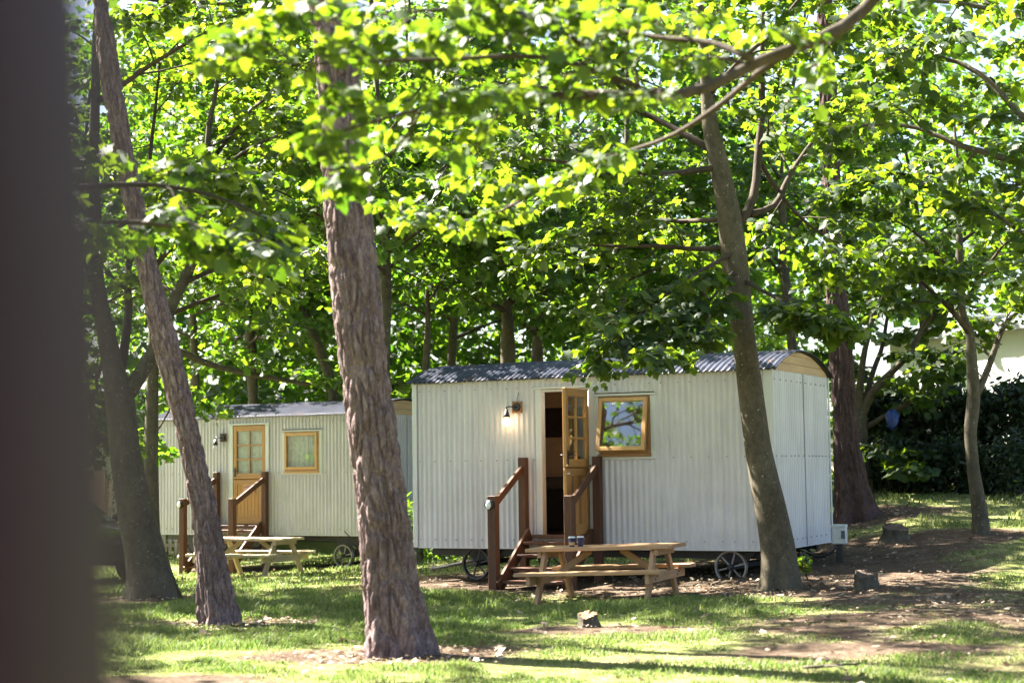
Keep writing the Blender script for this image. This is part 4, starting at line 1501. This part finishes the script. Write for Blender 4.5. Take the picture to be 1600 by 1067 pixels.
# tree standing to the left of the view, low sprays reaching in
tl = np.array((-5.2, 9.6, gz1(-5.2, 9.6)))
TL = empty('sycamore_tree', tuple(tl), label='near sycamore at the left whose low leafy sprays hang before the leaning pine', cat='tree')
trunk_mesh('trunk', rel(tl, [tl - (0, 0, .1), tl + (0, 0, 1.5), tl + (.1, 0, 3), tl + (.1, .1, 5), tl + (0, .2, 7)]), [.22, .19, .17, .12, .06], BARK_SYC, TL, 28, 90, 0, seed=14)
fl_ = Foliage()
limb(TL, tl, fl_, [tl + (.1, 0, 2.6), np.array((-4, 9.6, 3.0))] + pl([(60, 300), (150, 292), (250, 288), (330, 300), (400, 330), (455, 365)], 9.6, 10.2), .05, .006, subs=11, sub_len=.6, twigs=5, twig_len=.26, start=.35)
limb(TL, tl, fl_, [tl + (.1, 0, 2.3), np.array((-4, 9.2, 2.7))] + pl([(60, 350), (160, 345), (260, 350), (350, 366), (430, 392)], 9.2, 9.8), .045, .006, subs=11, sub_len=.5, twigs=5, twig_len=.24, start=.35)
leafy(fl_, TL, 3, .09, LEAF, 'near', spread=.12)

# dark boughs at the top right corner
tq = np.array((8.2, 15.0, gz1(8.2, 15.0)))
TQ = empty('sycamore_tree', tuple(tq), label='dark sycamore beyond the right edge with boughs arching into the top right corner', cat='tree')
trunk_mesh('trunk', rel(tq, [tq - (0, 0, .1), tq + (0, 0, 2), tq + (-.2, 0, 4), tq + (-.2, .1, 7), tq + (0, .2, 10)]), [.3, .25, .22, .15, .06], BARK_DARK, TQ, 28, 90, 0, seed=15)
fq = Foliage()
KQ = dict(subs=8, sub_len=1.0, twigs=5, twig_len=.4, start=.2)
limb(TQ, tq, fq, [tq + (-.2, 0, 3.2)] + pl([(1700, 330), (1600, 262), (1540, 240), (1480, 232), (1440, 195), (1380, 186), (1320, 200)], 15, 16.0), .09, .014, bark=BARK_DARK, **KQ)
limb(TQ, tq, fq, [tq + (-.2, 0, 4.2)] + pl([(1680, 240), (1600, 200), (1560, 130), (1500, 90), (1440, 80), (1380, 110)], 15, 16), .08, .014, bark=BARK_DARK, **KQ)
limb(TQ, tq, fq, [tq + (-.2, 0, 5.2)] + pl([(1680, 60), (1600, 30), (1520, 10), (1440, -10), (1360, 20)], 15, 15.5), .07, .014, bark=BARK_DARK, **KQ)
limb(TQ, tq, fq, [tq + (-.2, 0, 3.0)] + pl([(1700, 420), (1620, 380), (1560, 330), (1500, 300)], 15, 16.8), .05, .012, **KQ)
leafy(fq, TQ, 5, .107, LEAF, 'near')

# ------------------------------------------------------------------ trees behind the huts
def bg(label, name, spec, Y, height, **k):
    P, r = px_trunk(spec, Y)
    base = P[0].copy(); base[2] = gz1(base[0], base[1])
    pts = [base - (0, 0, .1)] + list(P[1:])
    last = P[-1]
    pts.append(np.array((last[0] + rng.normal() * .3, last[1] + .3, max(height, last[2] + 1.5))))
    return auto_tree(name, label, 'tree', base, height, r[0], trunk_pts=pts, **k)


bg('straight bare-trunked tree rising behind the middle of the nearer roof', 'woodland_tree', [(800, 794, 12), (560, 794, 11.5), (480, 792, 11), (400, 788, 9), (300, 786, 7)], 29.5, 13, low=.36, limbs=15, seed=1, bark=BARK_SYC)
bg('forked dark tree just right of the bare trunk behind the nearer roof', 'woodland_tree', [(800, 842, 11), (560, 840, 9), (515, 838, 8), (440, 850, 6), (330, 870, 5)], 33, 13, low=.36, limbs=15, seed=2)
bg('thin leaning stem behind the left end of the nearer roof', 'woodland_tree', [(810, 655, 6), (600, 662, 5.5), (520, 670, 5), (420, 667, 4), (320, 650, 3)], 27.5, 12.5, low=.45, limbs=18, reach=3.8, seed=3)
bg('dark trunk half hidden behind the right side of the foreground pine', 'woodland_tree', [(880, 596, 12), (640, 598, 11.5), (450, 605, 10.5), (330, 602, 9)], 25.2, 12.5, low=.52, limbs=18, reach=3.8, seed=4)
bg('tree leaning left behind the further roof, its dark trunk slanting', 'woodland_tree', [(800, 560, 10), (600, 520, 9), (500, 482, 8), (420, 440, 6.5), (330, 410, 5)], 34.5, 11, low=.5, seed=5)
bg('tall tree behind the left part of the further roof', 'woodland_tree', [(790, 400, 10), (600, 395, 9), (450, 385, 8), (300, 380, 6)], 36, 12, low=.3, seed=6)
bg('slim tree between the fork and the further hut, back in the wood', 'woodland_tree', [(790, 300, 8), (600, 305, 7), (450, 300, 6), (300, 310, 5)], 35, 11, low=.3, seed=7)
bg('tree behind the window end of the nearer roof, crown low', 'woodland_tree', [(800, 985, 10), (560, 975, 9), (420, 968, 8), (250, 980, 6)], 31, 13, low=.3, limbs=15, seed=8)
bg('dim tree behind the sycamore and the right end of the nearer roof', 'woodland_tree', [(800, 1120, 10), (560, 1110, 9), (420, 1095, 8), (250, 1085, 6)], 33, 11.5, low=.3, seed=9)
bg('tree left of the red pine with its crown above the boarded gable', 'woodland_tree', [(800, 1235, 9), (560, 1240, 8), (420, 1225, 7), (250, 1220, 6)], 29.5, 10, low=.36, seed=10, limbs=10)
bg('tree in the wood behind the gap between the two huts', 'woodland_tree', [(800, 700, 9), (560, 705, 8), (420, 715, 7), (250, 720, 6)], 37, 12, low=.28, seed=11)
bg('tree beyond the hedge at the right whose thin crown lets the sky through', 'woodland_tree', [(760, 1450, 8), (560, 1445, 7), (420, 1440, 6), (300, 1430, 5)], 32, 8.5, low=.45, seed=12, limbs=8, reach=2.4)
bg('tree at the far left whose crown overhangs the picket fence', 'woodland_tree', [(790, 110, 9), (600, 120, 8), (450, 125, 7), (250, 130, 6)], 28, 11, low=.4, seed=13)

# low dark bough crossing behind the further roof
ob = at(240, 560, 27.0); obb = ob.copy(); obb[2] = gz1(ob[0], ob[1])
TO = empty('woodland_tree', tuple(obb), label='tree behind the left fork with one long low bough over the further roof', cat='tree')
trunk_mesh('trunk', rel(obb, [obb - (0, 0, .1), at(236, 700, 27), at(238, 600, 27), at(242, 500, 27), at(236, 350, 27)]), [.14, .12, .11, .1, .05], BARK_DARK, TO, 16, 60, 0, seed=4)
fo = Foliage()
limb(TO, obb, fo, pl([(240, 540), (285, 548), (330, 575), (400, 586), (470, 596), (535, 608), (600, 600)], 27, 28), .07, .02, bark=BARK_DARK, subs=6, sub_len=.8, twigs=4, twig_len=.35, droop=-.02, rise=.3)
limb(TO, obb, fo, pl([(240, 500), (320, 470), (400, 440), (480, 430)], 27, 28), .05, .014, **K6)
limb(TO, obb, fo, pl([(238, 420), (300, 350), (380, 310), (460, 300)], 27, 27.5), .05, .014, **K6)
limb(TO, obb, fo, pl([(240, 520), (280, 620), (260, 650), (235, 690)], 27, 28), .03, .01, **K6)
leafy(fo, TO, 4, .15, LEAF_FAR, 'far', spread=.2)

# the wood beyond, one mass
def wood_mass(n, test):
    y = rng.uniform(38, 54, n)
    x = rng.uniform(-1, 1, n) * (y * .33 + 1.5)
    z = .2 + 14.0 * rng.random(n) ** 1.2
    P = np.stack([x, y, z], 1)
    c = vnoise(P * np.array((.45, .45, .6)), 41) * .7 + vnoise(P * np.array((1.1, 1.1, 1.5)), 42) * .4
    k = (c > -.2) & test(x, y, z)
    return P[k]


def wm_test(x, y, z):
    px = 800 + x / y * FPX
    py = 734 - (z - 1.4) / y * FPX - (px - 800) * .014
    ok = ~((px < 250) & (py > 690))
    ok &= ~((px > 1340) & (py > 500))
    ok &= ~((px > 1250) & (rng.random(len(x)) < .62))
    ok &= ~((px > 560) & (px < 1250) & (py < 170) & (rng.random(len(x)) < .6))
    return ok


W = wood_mass(44000, wm_test)
P, Nn, T, S = spray(W, sph(len(W)), 3, .25, .42, .6, .3)
wo = leaf_mesh('woodland', P, Nn, T, S, LEAF_FAR, None, 'far')
tag(wo, 'mass of sunlit green woodland filling the distance behind the huts', None, None, 'stuff')

# ------------------------------------------------------------------ hedge at the right
def hedge(label, name, pts, depth, h0, h1, n, mat, size, cat='hedge'):
    """pts: ground line of the hedge front"""
    P0 = np.array(pts[0]); 
    o = empty(name, tuple(P0), label=label, cat=cat)
    Q, L = resample(pts, 40)
    t = rng.random(n)
    k = np.linspace(0, 1, 40)
    b = np.stack([np.interp(t, k, Q[:, j]) for j in range(3)], 1)
    hh = h0 + (h1 - h0) * t + .35 * vnoise(np.stack([t * L * .9, t * 0, t * 0], 1), 51) + .2 * vnoise(np.stack([t * L * 3, t * 0, t * 0], 1), 52)
    u = rng.random(n) ** .75
    X = b + np.stack([np.zeros(n), rng.uniform(0, 1, n) ** 1.4 * depth, u * hh], 1)
    X += rng.normal(size=(n, 3)) * .08
    kk = vnoise(X * 1.6, 53) + .5 * vnoise(X * 4, 54) > -.45
    X = X[kk]
    Nn = np.array((0, -.5, .7)) + sph(len(X)) * .8
    T = sph(len(X)) + np.array((0, -.3, .1))
    leaf_mesh('foliage', X - P0, Nn, T, size * rng.uniform(.6, 1.3, len(X)), mat, o, 'oval')
    for i in range(14):
        q = Q[int(i * 39 / 13)] - P0 + np.array((0, depth * .4, -.05))
        m = MB(); m.tube(rib(q, (rng.normal() * .2, rng.normal() * .2, 1), h0 * .9, 5, .2), np.linspace(.03, .008, 6), 6); m.build('stem', BARK_DARK, o)
    return o


def gfl(x, y): return np.array((x, y, gz1(x, y)))


hedge('tall dark evergreen hedge along the right behind the slim young tree', 'hedge', [gfl(5.9, 28.2), gfl(7.4, 27.2), gfl(9.0, 26.2), gfl(10.6, 25.4)], 1.6, 1.55, 1.75, 55000, LEAF_DARK, .115)
hedge('low dark bushy growth at the foot of the hedge beside the red pine', 'shrub', [gfl(5.5, 26.9), gfl(6.6, 26.6), gfl(8.0, 25.6)], .9, .7, .9, 7000, LEAF_DARK, .09, 'shrub')
hedge('dim undergrowth in the shade right behind the nearer hut', 'undergrowth', [gfl(-2.5, 27.5), gfl(0, 26.8), gfl(3, 26.2), gfl(4.6, 26.2)], 1.4, .9, 1.1, 7000, LEAF_FAR, .11, 'shrub')

# sapling sprigs at the foot of the sycamore
sb = gp(1262, 905)
so_ = empty('sapling', tuple(sb), label='little leafy green sapling at the right foot of the sycamore', cat='sapling')
fs = Foliage()
for k in range(4):
    m = MB(); S = rib(np.array((0, 0, 0)), (rng.normal() * .3 - .1, rng.normal() * .3, 1), rng.uniform(.15, .42), 5, .15)
    m.tube(S, np.linspace(.007, .003, 6), 5); m.build('stem', BARK_SYC, so_)
    for p in S[2:]: fs.add(p, nrm(S[-1] - S[0]))
leafy(fs, so_, 3, .075, LEAF, 'near', 'foliage', .07)

# ------------------------------------------------------------------ right: white building
PAINTW = m_paint('white_render', (.80, .80, .79), .7, .2, .03)
br = empty('house', (8.8, 38.4, gz1(9, 38)), R(-65), label='white-walled building with a grey roof beyond the hedge at the right', cat='house')
m = MB(); m.box((0, -0.0, -.3), (11, 5, 3.3), .02); m.build('wall', PAINTW, br)
m = MB()
m.beam((-.3, -.25, 3.32), (11.3, -.25, 3.32), .1, .14); m.build('gutter', m_plain('grey_gutter', (.25, .26, .28)), br)
m = MB()
G = np.array([[(x, y, z) for y, z in ((-.3, 3.38), (2.5, 4.0), (5.3, 3.38))] for x in (-.3, 5.5, 11.3)]); m.grid(G, 0, False)
ro_ = m.build('roof', m_plain('grey_roof', (.16, .165, .18), .7, .2), br); ro_.modifiers.new('t', 'SOLIDIFY').thickness = .06

# ------------------------------------------------------------------ left: fence, gate panel, far house, shrub, car
CREAM = m_wood('pale_fence', (.34, .26, .18), (.52, .43, .32), .8, .1)
PANEL = m_wood('brown_panel', (.22, .155, .12), (.34, .25, .20), .8, .1)
fy = 37.0
def gat(px, y): 
    p = at(px, 740, y); return np.array((p[0], y, gz1(p[0], y)))
a, b = gat(60, fy), gat(158, fy)
zt = at(110, 737, fy)[2]
o = empty('fence_panel', tuple(a), label='solid brown boarded fence panel at the far left beside the picket fence', cat='fence')
w_ = b[0] - a[0]; h_ = zt - a[2]
m = MB()
for k in range(12): m.box((w_ * k / 12, 0, .05), (w_ * (k + 1) / 12 - .008, .02, h_))
m.build('board_panel', PANEL, o)
m = MB(); m.box((0, -.03, h_ * .48), (w_, -.001, h_ * .48 + .07)); m.box((0, -.03, h_ - .07), (w_, -.001, h_)); m.build('rail', PANEL, o)
m = MB(); m.box((w_, -.05, -.1), (w_ + .1, .05, h_ + .04)); m.build('post', PANEL, o)
a, b = gat(163, fy), gat(330, fy + .8)
o = empty('picket_fence', tuple(a), label='pale picket fence with pointed pales behind the fork of the left sycamore', cat='fence')
zt = at(200, 752, fy)[2] - a[2]
L_ = np.linalg.norm((b - a)[:2])
m = MB()
n_ = int(L_ / .13)
for k in range(n_):
    q = (b - a) * (k / n_)
    m.beam((q[0], q[1], .05), (q[0], q[1], zt - .05 + .02 * math.sin(k)), .075, .02, (0, 1, 0))
    m.beam((q[0], q[1], zt - .05), (q[0], q[1], zt + .03), .04, .018, (0, 1, 0))
m.build('picket', CREAM, o)
for zr in (.25, zt - .25):
    m = MB(); m.beam((0, .03, zr), (b[0] - a[0], b[1] - a[1] + .03, zr), .04, .08); m.build('rail', CREAM, o)
for k in range(4):
    q = (b - a) * (k / 3); m = MB(); m.beam((q[0], q[1] + .06, -.1), (q[0], q[1] + .06, zt), .08, .08); m.build('post', CREAM, o)
hedge('loose flowering shrub leaning over the picket fence', 'shrub', [gfl(-9.6, 38.2), gfl(-8.6, 38.2), gfl(-7.2, 38.6)], .8, 1.75, 1.6, 2600, LEAF_FAR, .10, 'shrub')
ha = gat(20, 46)
o = empty('house', tuple(ha), R(3), label='pale blue-white clad house far off behind the picket fence at the left', cat='house')
m = MB()
for k in range(22): m.box((0, -.02 - .004 * (k % 2), .15 * k), (9, .0, .15 * k + .146), .003)
m.box((0, .002, 0), (9, 5, 3.3), .01)
m.build('wall', m_paint('pale_cladding', (.62, .66, .72), .6, .2, .04), o)
m = MB(); G = np.array([[(x, y, z) for y, z in ((-.4, 3.3), (2.5, 4.5), (5.4, 3.3))] for x in (-.3, 9.3)]); m.grid(G, 0, False)
m.build('roof', m_plain('slate', (.12, .12, .13), .7, .2), o).modifiers.new('t', 'SOLIDIFY').thickness = .08
m = MB(); m.box((3.0, -.06, 1.2), (4.2, -.021, 2.3)); m.build('window', m_plain('dark_pane', (.08, .09, .10), .15, .5), o)
ka, kb = gat(60, 34), gat(240, 34.5)
m = MB(); m.beam(ka + (0, 0, .03), kb + (0, 0, .03), 2.2, .12); o = m.build('path', m_plain('pale_paving', (.42, .39, .35), .9, .1, 0, .4)); tag(o, 'pale paved path in the sun by the picket fence', None, None, 'structure')

# car
cp = at(124, 905, 27.2)
car = empty('parked_car', (cp[0] - .62, cp[1], gz1(cp[0], cp[1])), R(-38), label='dark car parked behind the left sycamore, mostly hidden by the post', cat='car')
CARP = m_plain('dark_car_paint', (.012, .012, .016), .22, .5)
CARG = m_plain('car_glass', (.03, .035, .04), .06, .6)
secs = []
prof = [(-2.0, .45, .78), (-1.95, .3, .95), (-1.6, .26, 1.0), (-1.2, .25, 1.02), (-.4, .25, 1.0), (.5, .25, .98), (1.0, .25, .95), (1.55, .26, .86), (1.95, .3, .74), (2.08, .4, .62)]
m = MB()
G = []
for (x_, z0_, z1_) in prof:
    wd = .86 * (1 - .06 * abs(x_ / 2.1) ** 4) * (1 if abs(x_) < 1.9 else .93)
    G.append([(x_, -wd * .9, z0_), (x_, -wd, z0_ + .12), (x_, -wd * 1.0, (z0_ + z1_) / 2 + .05), (x_, -wd * .95, z1_ - .06), (x_, -wd * .86, z1_), (x_, 0, z1_ + .03), (x_, wd * .86, z1_), (x_, wd * .95, z1_ - .06), (x_, wd, (z0_ + z1_) / 2 + .05), (x_, wd, z0_ + .12), (x_, wd * .9, z0_)])
m.grid(np.array(G))
m.poly(G[0]); m.poly(G[-1][::-1])
m.build('body', CARP, car)
m = MB()
cab = [(-1.75, .98, .98), (-1.2, 1.0, 1.38), (-.5, 1.0, 1.46), (.2, 1.0, 1.42), (1.0, .95, .97)]
G = []
for (x_, z0_, z1_) in cab:
    G.append([(x_, -.79, z0_ - .04), (x_, -.80 + .20 * (z1_ - z0_), z1_ - .05), (x_, -.5, z1_), (x_, .5, z1_), (x_, .80 - .20 * (z1_ - z0_), z1_ - .05), (x_, .79, z0_ - .04)])
m.grid(np.array(G)); m.build('roof', CARP, car)
for s in (-1, 1):
    m = MB(); y_ = lambda z: s * (.806 - .20 * (z - .98))
    m.poly([(-1.1, y_(1.02), 1.02), (-.05, y_(1.02), 1.02), (-.05, y_(1.36), 1.36), (-.9, y_(1.36), 1.36)]); m.poly([(0.02, y_(1.02), 1.02), (.78, y_(1.02), 1.02), (.2, y_(1.35), 1.35), (.02, y_(1.36), 1.36)])
    m.build('side_window', CARG, car)
    m = MB(); m.ball((.72, s * .95, 1.03), .1, 12, 0, (.6, 1, .75)); m.beam((.72, s * .8, .98), (.72, s * .95, 1.0), .04, .04); m.build('mirror', CARP, car)
    m = MB(); m.ball((1.88, s * .62, .68), .13, 12, 0, (1, 1.1, .7)); m.build('headlight', m_plain('headlight_glass', (.5, .52, .55), .1, .6), car)
    for x_ in (-1.28, 1.28):
        m = MB(); m.tube([(x_, s * .70, .31), (x_, s * .72, .31), (x_, s * .86, .31), (x_, s * .885, .31)], [.29, .31, .31, .28], 28); w = m.build('wheel', m_plain('tyre', (.02, .02, .02), .85, .2), car)
        m = MB(); m.tube([(x_, s * .886, .31), (x_, s * .895, .31)], [.2, .19], 24); m.build('rim', m_plain('alloy', (.3, .3, .31), .35, .5, .6), w)
m = MB(); m.poly([(.27, -.55, 1.40), (.27, .55, 1.40), (1.0, .7, .99), (1.0, -.7, .99)]); m.build('windscreen', CARG, car)

# ------------------------------------------------------------------ unseen trees added for ground shade and the open window's reflection
def added_tree(x, y, label, h=12, **k):
    return auto_tree('sycamore_tree', label, 'tree', (x, y, gz1(x, y)), h, .22, **k)


added_tree(-13.5, 7.0, 'tall unseen sycamore added beyond the left edge, mirrored in the open window', 14, limbs=20, low=.2, seed=31, reach=4.2)
added_tree(-17.5, 1.0, 'second tall unseen sycamore added beyond the left edge, mirrored in the open window', 15, limbs=10, low=.2, seed=35, reach=3.6)
added_tree(-8.3, 13.6, 'unseen sycamore added beyond the left edge to shade the grass before the pines', 10, limbs=9, low=.5, seed=32, reach=2.8, per=4)
added_tree(-9.8, 20.8, 'unseen sycamore added for shade beyond the left edge, level with the forked sycamore', 12, limbs=10, low=.45, seed=37, reach=3.4)
added_tree(-11.5, 24.5, 'unseen sycamore added for shade beyond the left edge, on the far side of the parked car', 12, limbs=13, low=.4, seed=33, reach=3.6)


# ------------------------------------------------------------------ light
SUN_AZ = np.array((-.86, .51)); EL = R(47)
sd = Vector((SUN_AZ[0] * math.cos(EL), SUN_AZ[1] * math.cos(EL), math.sin(EL))).normalized()
sun = bpy.data.lights.new('sun', 'SUN')
sun.energy = 5.0; sun.angle = R(.53); sun.color = (1.0, .93, .82)
so = bpy.data.objects.new('sun', sun); C.objects.link(so)
so.rotation_euler = (-sd).to_track_quat('-Z', 'Y').to_euler()
wd = bpy.data.worlds.new('World'); SC.world = wd; wd.use_nodes = True
nt = wd.node_tree
bgn = nt.nodes['Background']
sk = nt.nodes.new('ShaderNodeTexSky'); sk.sky_type = 'NISHITA'; sk.sun_disc = False
sk.sun_elevation = EL; sk.sun_rotation = math.atan2(SUN_AZ[0], SUN_AZ[1]); sk.dust_density = 2.5; sk.air_density = 1.0; sk.ozone_density = 1.0
nt.links.new(sk.outputs[0], bgn.inputs['Color'])
bgn.inputs['Strength'].default_value = .04
SC.view_settings.view_transform = 'Standard'
SC.view_settings.look = 'None'
SC.view_settings.exposure = 3.5
SC.view_settings.gamma = 1.0
SC.cycles.max_bounces = 8
SC.cycles.diffuse_bounces = 4
SC.cycles.glossy_bounces = 3
SC.cycles.transmission_bounces = 5
SC.cycles.transparent_max_bounces = 12
SC.cycles.use_denoising = True
SC.cycles.sample_clamp_indirect = 6.0
SC.cycles.caustics_reflective = False
SC.cycles.caustics_refractive = False
n_leaf = sum(len(o.data.polygons) for o in SC.objects if o.type == 'MESH')
print('polygons', n_leaf)
for o in SC.objects:
    if o.type == 'MESH' and len(o.data.polygons) > 20000: print(o.name, o.parent.name if o.parent else '', len(o.data.polygons))
